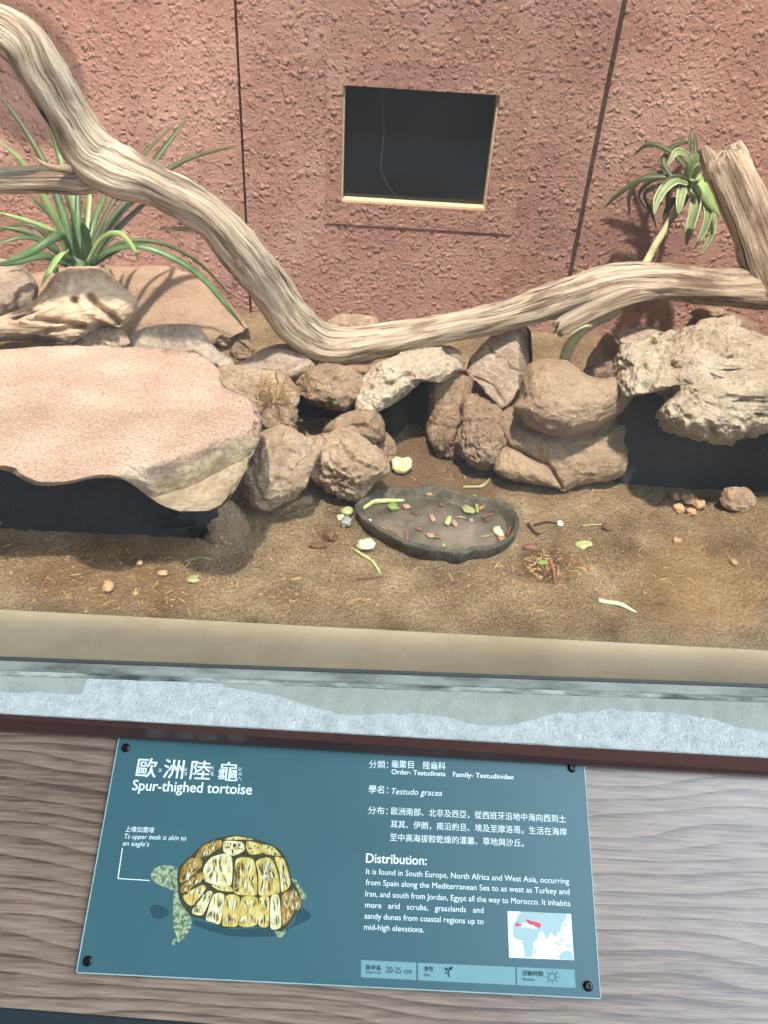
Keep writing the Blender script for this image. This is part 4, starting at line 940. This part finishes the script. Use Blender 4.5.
stick('food_stalk', [(479, 538), (487, 537), (494, 534)], 2, 'olive', 'thin olive shred at the front right of the dish', 'food', DZ, group=G)
stick('food_stalk', [(406, 533), (407, 542)], 3, 'rust', 'short rust-brown stick near the front left of the dish', 'food', DZ, group=G)
stick('food_stalk', [(482, 519), (488, 516), (494, 515)], 2.5, 'rust', 'brown shred behind the front right of the dish', 'food', DZ, group=G)
stick('food_stalk', [(507, 536), (510, 529), (512, 524)], 3, 'rust', 'rust-brown strip along the right inner rim of the dish', 'food', DZ, group=G)
for (x, y, w, h, c, lab, rot) in [
    (393, 509, 10, 6, 'green', 'green leaf scrap below the pale stalk in the dish', 0.6), (406, 508, 8, 4, 'pink', 'pinkish scrap at the right tip of the pale stalk', -0.5),
    (427, 495, 15, 6, 'orange', 'largest orange peel scrap at the back of the dish', -0.2), (437, 493, 6, 4, 'brown', 'brown scrap against the back rim of the dish', 0.2),
    (432, 519, 5, 7, 'pink', 'pinkish flake in the middle of the dish', 0.3), (419, 530, 7, 3, 'rust', 'small rust flake left of the dish middle', 0),
    (430, 537, 8, 4, 'pink', 'left one of two pink flakes near the front rim', 0), (437, 538, 7, 3, 'rust', 'right one of two flakes near the front rim', -0.4),
    (392, 535, 10, 4, 'brown', 'brown scrap by the left front rim of the dish', -0.4), (382, 531, 7, 4, 'pink', 'pinkish scrap nearest the left front rim of the dish', -0.5),
    (370, 521, 3, 2, 'white', 'tiny white crumb at the left end of the dish', 0), (449, 499, 5, 6, 'orange', 'small orange scrap at the back middle of the dish', 0.3),
    (457, 499, 6, 5, 'cream', 'pale cream scrap at the back middle of the dish', 0), (464, 498, 7, 4, 'grey', 'greyish white scrap behind the green bean pod', 0),
    (470, 502, 6, 4, 'orange', 'orange scrap just left of the green bean pod', 0), (468, 512, 14, 6, 'olive', 'olive leaf scrap lying below the green bean pod', -0.6),
    (489, 505, 10, 4, 'olive', 'olive scrap right of the orange strip', 0.2), (497, 505, 7, 5, 'white', 'round white bean near the right back rim of the dish', 0),
    (502, 508, 6, 3, 'orange', 'small orange scrap beside the white bean', 0), (448, 522, 6, 10, 'lime', 'light green curled scrap at the dish centre', -0.3),
    (454, 524, 5, 7, 'pink', 'pinkish scrap touching the light green curled scrap', 0.3), (471, 521, 4, 3, 'tan', 'tan crumb right of the dish centre', 0),
    (498, 533, 8, 10, 'cream', 'pale green-white block at the right front of the dish', 0.2), (502, 540, 10, 4, 'orange', 'orange-brown scrap in front of the pale block', 0.2),
    (487, 521, 8, 3, 'brown', 'brown scrap in the right half of the dish', 0.5), (441, 506, 5, 3, 'brown', 'small brown scrap behind the dish centre', 0), (414, 514, 6, 2, 'brown', 'thin brown flake right of the pale stalk', -0.3),
    (443, 546, 4, 3, 'olive', 'olive crumb at the front rim of the dish', 0)]:
    chunk('food_scrap', x, y, w, h, c, lab, 'food', DZ, rot, hz=0.45, seed=int(x+y), group=G)
# things lying on the soil
M_lump = material('cream_lump', [(168, 150, 84), (214, 204, 150), (232, 226, 190)], scale=60, rough=0.5)
sh = rock('white_lump', [(392, 468), (392, 461), (397, 457), (403, 458), (408, 457), (412, 461), (411, 468), (405, 473), (397, 473)], 1.375, 0.013, 0.012, M_lump,
     'cream and yellow split round lump behind the feeding dish', 'food', amp=0.002, freq=60, seed=95, sub=4, carve=[([(398, 463), (406, 462), (411, 466)], 2.2, 0.005)])
chunk('pebble', 439, 456, 6, 6, 'tan', 'small round tan pebble at the mouth of the middle cave', 'stone', SOIL, hz=0.8, seed=3)
stick('leaf_shred', [(463, 488), (472, 488), (482, 487), (491, 478)], 3, 'olive', 'narrow green leaf shred on soil behind the dish', 'leaf', SOIL)
chunk('vegetable_piece', 366, 547, 18, 9, 'cream', 'white vegetable piece on soil just left in front of the dish', 'food', SOIL, rot=0.15, hz=0.6, seed=14)
stick('green_stem', [(355, 551), (364, 557), (373, 563), (380, 574)], 3, 'lime', 'thin green stem on soil in front of the white vegetable piece', 'stem', SOIL)
chunk('leaf_scrap', 347, 512, 12, 8, 'lime', 'lime green leaf scrap touching the left end of the dish', 'leaf', SOIL, rot=-0.5, hz=0.3, seed=15)
chunk('leaf_scrap', 341, 518, 8, 6, 'cream', 'cream leaf scrap beside the grey pebble left of the dish', 'leaf', SOIL, rot=0.5, hz=0.3, seed=16)
chunk('pebble', 346, 525, 11, 9, 'grey', 'grey pebble just left of the dish', 'stone', SOIL, hz=0.7, seed=17)
chunk('clod', 330, 538, 12, 11, 'brown', 'round dark brown clod on the soil left of the dish', 'clod', SOIL, hz=0.8, seed=18)
chunk('clod', 317, 547, 15, 5, 'brown', 'flat brown clod lying by the round dark clod', 'clod', SOIL, hz=0.5, seed=19)
stick('twig', [(357, 580), (370, 579), (382, 577)], 2.5, 'brown', 'short brown twig on soil in front of the dish', 'twig', SOIL)
chunk('pebble', 109, 590, 10, 9, 'tan', 'pale round pebble at the edge of the slab shadow', 'stone', SOIL, hz=0.8, seed=20)
chunk('pebble', 140, 565, 6, 5, 'tan', 'pale pebble inside the slab shadow', 'stone', SOIL, hz=0.8, seed=21)
chunk('pebble', 163, 574, 11, 5, 'tan', 'flat tan pebble at the right edge of the slab shadow', 'stone', SOIL, hz=0.5, seed=22)
chunk('leaf_scrap', 194, 579, 12, 7, 'olive', 'pale olive leaf flake right of the slab shadow', 'leaf', SOIL, rot=0.3, hz=0.15, seed=23)
stick('straw', [(184, 563), (194, 559), (205, 558), (212, 561)], 1.8, 'olive', 'curved pale straw on the soil below the support rock', 'straw', SOIL)
stick('leaf_strip', [(598, 602), (607, 604), (620, 606), (636, 613)], 5, 'cream', 'long pale green leaf strip on the soil front right', 'leaf', SOIL, taper=0.3)
chunk('leaf_scrap', 583, 545, 17, 7, 'lime', 'pale green leaf on the dark damp soil patch', 'leaf', SOIL, rot=0.5, hz=0.15, seed=24)
chunk('leaf_scrap', 542, 563, 12, 4, 'green', 'small green leaf bit in the damp debris heap', 'leaf', SOIL, hz=0.3, seed=25)
stick('twig', [(550, 562), (553, 572), (555, 584)], 4, 'rust', 'reddish brown stick in the middle of the damp debris', 'twig', SOIL)
stick('twig', [(528, 525), (534, 533), (541, 535)], 3, 'dark', 'dark bent twig right of the dish', 'twig', SOIL)
stick('twig', [(534, 526), (546, 523), (556, 524)], 2.5, 'dark', 'thin dark twig pointing at a white crumb right of the dish', 'twig', SOIL)
chunk('crumb', 560, 525, 6, 5, 'white', 'white crumb at the end of a thin dark twig', 'food', SOIL, hz=0.6, seed=26)
chunk('peel_scrap', 530, 547, 16, 5, 'rust', 'red-brown peel scrap right of the dish', 'food', SOIL, rot=0.3, hz=0.3, seed=27)
stick('straw', [(582, 526), (594, 525), (604, 525)], 1.6, 'lime', 'straight pale straw right of the white crumb', 'straw', SOIL)
chunk('clod', 606, 529, 9, 6, 'brown', 'dark brown clod at the end of the straight straw', 'clod', SOIL, hz=0.6, seed=28)
chunk('pebble', 676, 542, 8, 5, 'tan', 'pale pebble on open soil at the right', 'stone', SOIL, hz=0.6, seed=29)
chunk('pebble', 733, 564, 7, 5, 'tan', 'pale pebble nearest the right frame edge', 'stone', SOIL, hz=0.7, seed=30)
for i, (x, y, w, h) in enumerate([(686, 503, 14, 9), (678, 511, 11, 7), (697, 508, 13, 8), (674, 499, 9, 7), (690, 514, 10, 6)]):
    chunk('clod', x, y, w, h, 'tan', ['tan clod at the top middle of the clod cluster left of the loose stone', 'front left clod of the cluster left of the loose stone', 'clod nearest to the loose tan stone',
          'furthest left clod of the cluster near the right cave', 'frontmost clod of the cluster near the right cave'][i], 'clod', SOIL, hz=0.7, seed=40+i, group='clods near the right cave')
# uncountable litter: straw and crumbs trodden into the soil
lv = []
for i in range(520):
    x, y = rng.uniform(0, 768), rng.uniform(470, 612)
    if i < 120: x, y = rng.normal(552, 26), rng.normal(568, 10)
    if 345 < x < 525 and 480 < y < 562: continue
    if x < 250 and y < 545: continue
    p = surf(x, y, SOIL); a = rng.uniform(0, 6.28); l = rng.uniform(0.003, 0.011); w = rng.uniform(0.0006, 0.0014)
    d = np.array([math.cos(a), math.sin(a), 0]); s_ = np.array([-d[1], d[0], 0]); h = np.array([0, 0, w*1.2])
    q = [p-d*l-s_*w, p+d*l-s_*w*0.5, p+d*l+s_*w*0.5, p-d*l+s_*w]
    lv.append(prism([v+h for v in q], [v-h for v in q]))
lit = mesh_obj('litter', *join(lv), material('straw_litter', [(112, 82, 52), (176, 138, 90), (206, 176, 124)], scale=40, rough=0.9), smooth=False)
tag(lit, 'scattered straw and crumbs trodden into the sandy soil', 'litter', kind='stuff')
lv = []
s3, f3 = ico(1)
for i in range(2000):
    x, y = rng.uniform(0, 768), rng.uniform(455, 612)
    if 345 < x < 525 and 480 < y < 562: continue
    if x < 250 and y < 548: continue
    p = surf(x, y, SOIL); r_ = rng.uniform(0.0009, 0.0032)*(1.8 if rng.random() < 0.08 else 1)
    lv.append((p+s3*np.array([1, 0.9, 0.7])*r_*rng.uniform(0.7, 1.2, (len(s3), 1)), f3))
tag(mesh_obj('grit', *join(lv), material('soil_grit', [(104, 76, 54), (150, 116, 84), (186, 152, 116)], scale=60, rough=0.95)), 'fine grit and crumbs scattered over the soil', 'grit', kind='stuff')

# ------------------------------------------------------------------ the sign
corn = [S(120, 735), S(583, 755), S(600, 998), S(77, 972)]
sc_ = sum(corn)/4
sg = thing('information_sign', sc_-SN*0.0045, 'teal printed tortoise information sign screwed to the wooden board', 'sign')
o = mesh_obj('panel', *prism([p for p in corn][::-1], [p-SN*0.0042 for p in corn][::-1]), M_sign, parent=sg, smooth=False)
E1 = corn[1]-corn[0]; E1 /= np.linalg.norm(E1); E2 = np.cross(SN, E1)      # right, up
def edge(a, b, w=0.0016):
    a, b = np.array(a), np.array(b); d = (b-a)/np.linalg.norm(b-a); s_ = np.cross(SN, d)
    q = [a, b, b+s_*w, a+s_*w]; return prism([p+SN*0.0004 for p in q], [p-SN*0.0043 for p in q])
ed = mesh_obj('panel_edge', *join([edge(corn[i], corn[(i+1) % 4], -0.0012 if False else 0.0012) for i in range(4)]), M_edge, parent=sg, smooth=False)
for (x, y) in [(126, 748), (572, 768), (88, 961), (588, 986)]:
    c = S(x, y); th = np.linspace(0, 2*np.pi, 24, endpoint=False); ringv = []
    for r_, h in ((0.0055, 0.0003), (0.0055, 0.0016), (0.0042, 0.0028), (0.0020, 0.0032)):
        ringv.append(c+np.outer(np.cos(th), E1)*r_+np.outer(np.sin(th), E2)*r_+SN*h)
    V = np.concatenate(ringv+[[c+SN*0.0018]]); n = 24
    Fc = [[a*n+i, a*n+(i+1) % n, (a+1)*n+(i+1) % n, (a+1)*n+i] for a in range(3) for i in range(n)]+[[3*n+i, 3*n+(i+1) % n, 4*n] for i in range(n)]
    sc2 = mesh_obj('screw', V, Fc, M_screw, parent=sg); sc2['label'] = 'black button-head screw'
def text(name, s, a, b, hpx, mat, bold=0.0, shear=0.0, parent=None, h=0.0003):
    """letters from pixel a to pixel b (baseline ends), hpx = pixel height of a capital"""
    cu = bpy.data.curves.new(name, 'FONT'); cu.body = s; cu.size = 1.0; cu.offset = 0.0; cu.shear = shear; cu.resolution_u = 3; cu.extrude = 0.0
    to = bpy.data.objects.new(name, cu); COL.objects.link(to)
    bpy.context.view_layer.update()
    me = bpy.data.meshes.new_from_object(to.evaluated_get(bpy.context.evaluated_depsgraph_get()))
    n = len(me.vertices); co = np.zeros(n*3); me.vertices.foreach_get('co', co); co = co.reshape(-1, 3)
    fcs = [list(p.vertices) for p in me.polygons]
    bpy.data.objects.remove(to); bpy.data.meshes.remove(me); bpy.data.curves.remove(cu)
    if n == 0: return None
    A_, B_ = S(*a), S(*b); wd = np.linalg.norm(B_-A_); d = (B_-A_)/wd; u = np.cross(SN, d)
    x0, x1 = co[:, 0].min(), co[:, 0].max()
    cap = 0.72 if all(ord(ch) < 0x2000 for ch in s) else 0.98
    up_ = np.linalg.norm(S(a[0], a[1]-hpx)-A_)
    if cap == 0.98: co[:, 1] -= min(0.0, co[:, 1].min())
    V = A_ + np.outer((co[:, 0]-x0)/(x1-x0)*wd, d) + np.outer(co[:, 1]/cap*up_, u) + SN*h
    if bold > 0:      # heavier weight: the letter shifted a hair each way
        bw = bold*0.9*up_; cps = [(dx, dy) for dx in (-1, 1) for dy in (-1, 1)]
        V = np.concatenate([V + d*bw*dx + u*bw*dy*0.6 + SN*0.00002*k for k, (dx, dy) in enumerate(cps)])
        fcs = [[i+n*k for i in f] for k in range(4) for f in fcs]
    return mesh_obj(name, V, fcs, mat, parent=parent or sg, smooth=False)
def flat(name, polys, mat, parent=None, h=0.0003, mats=None, idx=None, hs=None):
    V, Fc, k = [], [], 0
    for i, poly in enumerate(polys):
        hh = h if hs is None else hs[i]
        bm = bmesh.new(); vs = [bm.verts.new(S(x, y, hh)) for x, y in poly]; f = bm.faces.new(vs); bm.normal_update()
        if np.dot(f.normal, SN) < 0: f.normal_flip()
        r_ = bmesh.ops.triangulate(bm, faces=bm.faces[:]); bm.verts.index_update()
        vv = [v.co[:] for v in bm.verts]
        for f in bm.faces: Fc.append([v.index+k for v in f.verts])
        if idx is not None: midx_.extend([idx[i]]*len(bm.faces))
        V += vv; k += len(vv); bm.free()
    return mesh_obj(name, V, Fc, mat, parent=parent or sg, smooth=False, mats=mats, midx=midx_ if idx is not None else None)
def line(pts, w):
    out = []
    for (x0, y0), (x1, y1) in zip(pts[:-1], pts[1:]):
        L = math.hypot(x1-x0, y1-y0); dx, dy = -(y1-y0)/L*w/2, (x1-x0)/L*w/2
        out.append([(x0+dx, y0+dy), (x1+dx, y1+dy), (x1-dx, y1-dy), (x0-dx, y0-dy)])
    return out
for ch, x, zh, zx in [('歐', 135, ['ㄡ'], 158), ('洲', 162, ['ㄓ', 'ㄡ'], 183.5), ('陸', 189, ['ㄌ', 'ㄨ', 'ˋ'], 210), ('龜', 217, ['ㄍ', 'ㄨ', 'ㄟ'], 238)]:
    yb_ = 776+(x-135)*0.043
    text('title_character', ch, (x+0.5, yb_+0.8), (x+20.3, yb_+1.7), 20, M_print, bold=0.013)
    for k, z in enumerate(zh):
        hh = 4.0; y0 = yb_-8+(k-(len(zh)-1)/2)*4.6+4
        text('phonetic_mark', z, (zx, y0), (zx+3.6, y0+0.15), hh, M_print, bold=0.01)
text('title_text', 'Spur-thighed tortoise', (132, 790), (251.5, 794.5), 10.6, M_print, bold=0.022)
text('callout_text', '上喙如鷹喙', (125, 832), (154, 833), 6.2, M_print)
text('callout_text', 'Ts upper beak is akin to', (124, 838.5), (186, 840.5), 5.0, M_print, shear=0.15)
text('callout_text', "an eagle's", (122.5, 845.5), (149, 846.5), 5.0, M_print, shear=0.15)
flat('callout_line', line([(122.5, 848), (118, 878.5), (150, 880.5)], 0.9), M_print)
text('text_line', '分類：', (369, 768), (388, 768.6), 8.4, M_print)
text('text_line', '龜鱉目', (391.5, 767.6), (413.5, 768.6), 8.2, M_print, bold=0.008)
text('text_line', '陸龜科', (423, 769), (445.5, 770), 8.2, M_print, bold=0.008)
text('text_line', 'Order- Testudinata', (391.5, 774), (445.5, 776.2), 5.0, M_print, bold=0.022)
text('text_line', 'Family- Testudinidae', (453, 776.6), (513.5, 779.4), 5.0, M_print, bold=0.022)
text('text_line', '學名：', (368.5, 793), (388, 793.8), 8.4, M_print, bold=0.006)
text('text_line', 'Testudo gracea', (391.5, 794), (442, 796), 6.2, M_print, shear=0.22)
text('text_line', '分布：', (368, 814), (387.5, 815), 8.4, M_print, bold=0.004)
text('text_line', '歐洲南部、北非及西亞，從西班牙沿地中海向西到土', (391, 815), (566, 823), 8.2, M_print, bold=0.004)
text('text_line', '耳其、伊朗，南沿約旦、埃及至摩洛哥。生活在海岸', (390.5, 828), (567, 836), 8.2, M_print, bold=0.004)
text('text_line', '至中高海拔較乾燥的灌叢、草地與沙丘。', (390, 841), (524, 847), 8.2, M_print, bold=0.004)
text('heading_text', 'Distribution:', (366, 862.5), (426.5, 865), 9.6, M_print, bold=0.026)
for s, a, b in [('It is found in South Europe, North Africa and West Asia, occurring', (366, 874), (569, 884)),
                ('from Spain along the Mediterranean Sea to as west as Turkey and', (365.7, 885), (569.5, 894.5)),
                ('Iran, and south from Jordan, Egypt all the way to Morocco. It inhabits', (365.2, 896.3), (570.3, 906.2)),
                ('more   arid   scrubs,   grasslands   and', (365, 907.5), (483.5, 913)), ('sandy dunes from coastal regions up to', (364.5, 918.5), (483.5, 924.3)),
                ('mid-high elevations.', (364, 929.5), (424, 932.5))]:
    text('body_text', s, a, b, 6.0, M_print, bold=0.006)
# distribution map
Zm = lambda pts: [(490+a/6.98, 895+b/6.98) for a, b in pts]
mp_ = flat('map', [Zm([(122, 112), (565, 132), (586, 455), (133, 437)])], M_mapsea)
flat('land', [Zm([(165, 200), (195, 150), (205, 135), (215, 117), (525, 131), (540, 160), (515, 180), (500, 210), (495, 250), (470, 262), (465, 290), (440, 280), (425, 262), (395, 312), (380, 275), (365, 250), (345, 258), (330, 300), (300, 340), (305, 375), (290, 436), (245, 433), (235, 360), (230, 318), (185, 310), (162, 280), (162, 235)]),
              Zm([(312, 385), (326, 370), (322, 410), (313, 418)]), Zm([(482, 425), (500, 400), (540, 385), (575, 405), (583, 452), (490, 448)]), Zm([(520, 205), (535, 190), (530, 220), (516, 226)]),
              Zm([(450, 320), (470, 335), (500, 350), (495, 358), (455, 338)]), Zm([(495, 290), (505, 300), (500, 330), (492, 315)]), Zm([(530, 345), (560, 352), (556, 365), (535, 358)])], M_mapland, parent=mp_, h=0.0005)
flat('sea', [Zm([(205, 205), (235, 195), (265, 200), (300, 215), (335, 232), (300, 236), (255, 224), (225, 226), (210, 216)]), Zm([(165, 180), (180, 172), (190, 180), (175, 192)])], M_mapsea, parent=mp_, h=0.0006)
flat('range_mark', [Zm([(180, 195), (205, 178), (190, 200), (225, 205), (222, 215), (178, 218)]), Zm([(245, 170), (262, 172), (285, 180), (345, 195), (358, 215), (345, 230), (320, 222), (300, 205), (280, 210), (262, 188)])], M_mapred, parent=mp_, h=0.0007)
# data strip
for quad, txts in [([(361, 960), (416.3, 962.6), (416.3, 980), (361, 977.2)], 0), ([(417.8, 962.7), (515.2, 967), (515.6, 985), (417.8, 980.2)], 1), ([(516.8, 967.1), (574.5, 969.5), (575.6, 988), (517.1, 985.2)], 2)]:
    bx_ = flat('data_box', [quad], M_stripbg)
    if txts == 0:
        text('data_text', '背甲長', (365.5, 970), (381, 970.7), 5.6, M_ink, bold=0.02, parent=bx_, h=0.0006)
        text('data_text', 'Carapace length', (365.5, 973), (381, 973.7), 2.4, M_ink, parent=bx_, h=0.0006)
        text('data_text', '20-25 cm', (386, 972.5), (411.5, 974), 6.4, M_ink, parent=bx_, h=0.0006)
    elif txts == 1:
        text('data_text', '食性', (424, 971), (433.5, 971.5), 5.2, M_ink, bold=0.02, parent=bx_, h=0.0006)
        text('data_text', 'Diet', (424, 976), (430, 976.4), 3.2, M_ink, parent=bx_, h=0.0006)
        flat('leaf_icon', line([(449, 977), (448.2, 971), (450.5, 967)], 1.4)+[[(448.3, 971), (445, 970), (444.8, 967), (447.6, 968.6)], [(449, 970.5), (450, 967), (453, 966.5), (452, 969.5)], [(447, 974), (444.3, 973.2), (445.5, 971.8), (447.6, 973)]], M_ink, parent=bx_, h=0.0006)
    else:
        text('data_text', '活動時間', (522, 975.5), (543, 976.5), 5.6, M_ink, bold=0.02, parent=bx_, h=0.0006)
        text('data_text', 'Activity', (522.5, 980.5), (535, 981), 3.2, M_ink, parent=bx_, h=0.0006)
        cx, cy = 552.2, 977; ic = []
        for k in range(20):
            a0, a1 = 2*math.pi*k/20, 2*math.pi*(k+1)/20
            ic.append([(cx+4*math.cos(a0), cy+4*math.sin(a0)), (cx+4*math.cos(a1), cy+4*math.sin(a1)), (cx+3.3*math.cos(a1), cy+3.3*math.sin(a1)), (cx+3.3*math.cos(a0), cy+3.3*math.sin(a0))])
        for k in range(8):
            a0 = 2*math.pi*k/8; ic += line([(cx+5*math.cos(a0), cy+5*math.sin(a0)), (cx+7.3*math.cos(a0), cy+7.3*math.sin(a0))], 0.7)
        flat('sun_icon', ic, M_ink, parent=bx_, h=0.0006)
# printed tortoise picture
Zt = lambda pts: [(110+a/3.491, 810+b/3.491) for a, b in pts]
TM = [plain('tortoise_dark', (62, 62, 40), 0.4, var=0.2, scale=200), material('tortoise_yellow', [(150, 116, 52), (206, 182, 96), (226, 214, 150)], scale=160, rough=0.4, stretch=(1, 0.35, 1)),
      material('tortoise_cream', [(170, 150, 90), (222, 212, 160), (236, 232, 200)], scale=160, rough=0.4, stretch=(1, 0.3, 1)), material('tortoise_brown', [(84, 66, 34), (160, 120, 60), (206, 172, 96)], scale=200, rough=0.4, stretch=(1, 0.3, 1)),
      material('tortoise_skin', [(66, 88, 74), (130, 146, 112), (176, 184, 146)], scale=260, rough=0.4, stops=[0.38, 0.5, 0.6]), plain('print_shade', (44, 74, 80), 0.35, var=0.02), plain('tortoise_highlight', (222, 224, 200), 0.4, var=0.02)]
midx_ = []
polys, ids, hs = [], [], []
def smooth_poly(pts, k=4):
    p = np.asarray(pts, float); n = len(p); o = []
    for i in range(n):
        p0, p1, p2, p3 = p[i-1], p[i], p[(i+1) % n], p[(i+2) % n]
        for t in np.linspace(0, 1, k, endpoint=False):
            cr = 0.5*((2*p1)+(-p0+p2)*t+(2*p0-5*p1+4*p2-p3)*t*t+(-p0+3*p1-3*p2+p3)*t**3); o.append(tuple(0.65*cr+0.35*(p1+(p2-p1)*t)))
    return o
def tp(i, pts, h):
    polys.append(Zt(smooth_poly(pts))); ids.append(i); hs.append(h)
    if h >= 0.0005:       # brush strokes that run down each scute
        a = np.asarray(pts, float); c = a.mean(0); e = a.max(0)-a.min(0)
        for q in range(int(12+e.prod()/160)):
            k = rng.integers(len(a)); d = a[k]-c; dd = np.array([d[0]*rng.uniform(0.2, 1), d[1]]); p1 = c+dd*rng.uniform(0.75, 0.98); p0 = p1-(dd*0.4+np.array([0, np.sign(d[1])*e[1]*0.2]))*rng.uniform(0.5, 1.0)
            v = p1-p0; L = np.hypot(*v)+1e-6; sd = np.array([-v[1], v[0]])/L*rng.uniform(1.0, 3.4)
            polys.append(Zt([tuple(p0), tuple((p0+p1)/2+sd), tuple(p1), tuple((p0+p1)/2-sd)])); ids.append([0, 2, 3, 0, 6, 1][rng.integers(6)]); hs.append(0.0006+0.00001*(q % 9))
for pts in ([(140, 340), (165, 330), (200, 345), (205, 365), (180, 380), (150, 375)], [(300, 385), (420, 415), (560, 410), (600, 420), (690, 385), (700, 360), (660, 340), (640, 400), (580, 440), (420, 440), (300, 405)]): tp(5, pts, 0.00025)
tp(4, [(143, 235), (150, 210), (175, 195), (205, 192), (240, 205), (255, 235), (250, 275), (225, 283), (190, 268), (160, 255)], 0.0003)           # head
tp(4, [(225, 285), (255, 300), (270, 350), (286, 395), (272, 430), (248, 455), (222, 472), (217, 460), (232, 440), (222, 410), (220, 350)], 0.0003)  # foreleg
tp(4, [(635, 240), (655, 250), (685, 300), (680, 320), (655, 300), (635, 270)], 0.0003)
tp(4, [(575, 415), (610, 400), (612, 430), (595, 446), (580, 435)], 0.0003)
tp(0, [(235, 215), (250, 190), (300, 145), (325, 120), (370, 100), (440, 88), (500, 98), (560, 120), (600, 145), (625, 195), (635, 245), (655, 275), (672, 330), (650, 360), (630, 395), (600, 425), (560, 415), (500, 405), (400, 412), (340, 385), (285, 370), (250, 330), (238, 290)], 0.0004)
for i, pts in [(3, [(250, 205), (280, 170), (320, 170), (318, 200), (262, 250), (245, 250)]), (3, [(250, 265), (320, 215), (325, 240), (255, 290)]), (1, [(255, 300), (320, 262), (335, 275), (285, 335)]),
               (2, [(290, 345), (340, 285), (358, 290), (325, 365), (290, 362)]), (2, [(335, 380), (362, 295), (400, 298), (385, 395), (360, 392)]), (1, [(392, 398), (405, 300), (452, 305), (445, 402), (410, 406)]),
               (1, [(450, 402), (460, 306), (515, 308), (512, 400)]), (1, [(518, 400), (522, 308), (555, 305), (552, 405)]), (2, [(560, 410), (562, 305), (590, 300), (598, 400), (585, 415)]), (3, [(602, 400), (600, 300), (640, 280), (645, 350), (625, 385)]),
               (3, [(645, 345), (640, 275), (668, 320), (660, 348)]),
               (2, [(325, 225), (330, 195), (355, 165), (400, 152), (425, 165), (428, 220), (420, 265), (370, 262), (335, 250)]), (1, [(355, 262), (420, 268), (428, 285), (380, 280)]),
               (1, [(432, 285), (438, 180), (460, 165), (500, 172), (512, 230), (512, 295), (470, 298)]), (3, [(435, 200), (455, 185), (452, 280), (434, 280)]),
               (1, [(520, 295), (518, 220), (510, 180), (545, 165), (570, 178), (590, 240), (590, 290), (560, 298)]), (2, [(530, 230), (535, 185), (560, 180), (575, 240), (560, 250)]),
               (1, [(598, 285), (592, 220), (575, 165), (605, 170), (622, 215), (630, 255), (620, 275)]),
               (3, [(300, 165), (325, 125), (385, 105), (390, 125), (340, 160)]), (2, [(395, 135), (400, 108), (460, 112), (470, 140), (430, 160), (400, 148)]), (1, [(475, 130), (480, 108), (525, 120), (530, 150), (490, 155)]),
               (1, [(535, 150), (530, 120), (570, 130), (598, 160), (575, 158)]), (1, [(400, 103), (440, 92), (500, 102), (480, 104)])]:
    tp(i, pts, 0.0005)
flat('tortoise_picture', polys, None, mats=TM, idx=ids, hs=hs)
bpy.context.view_layer.update()
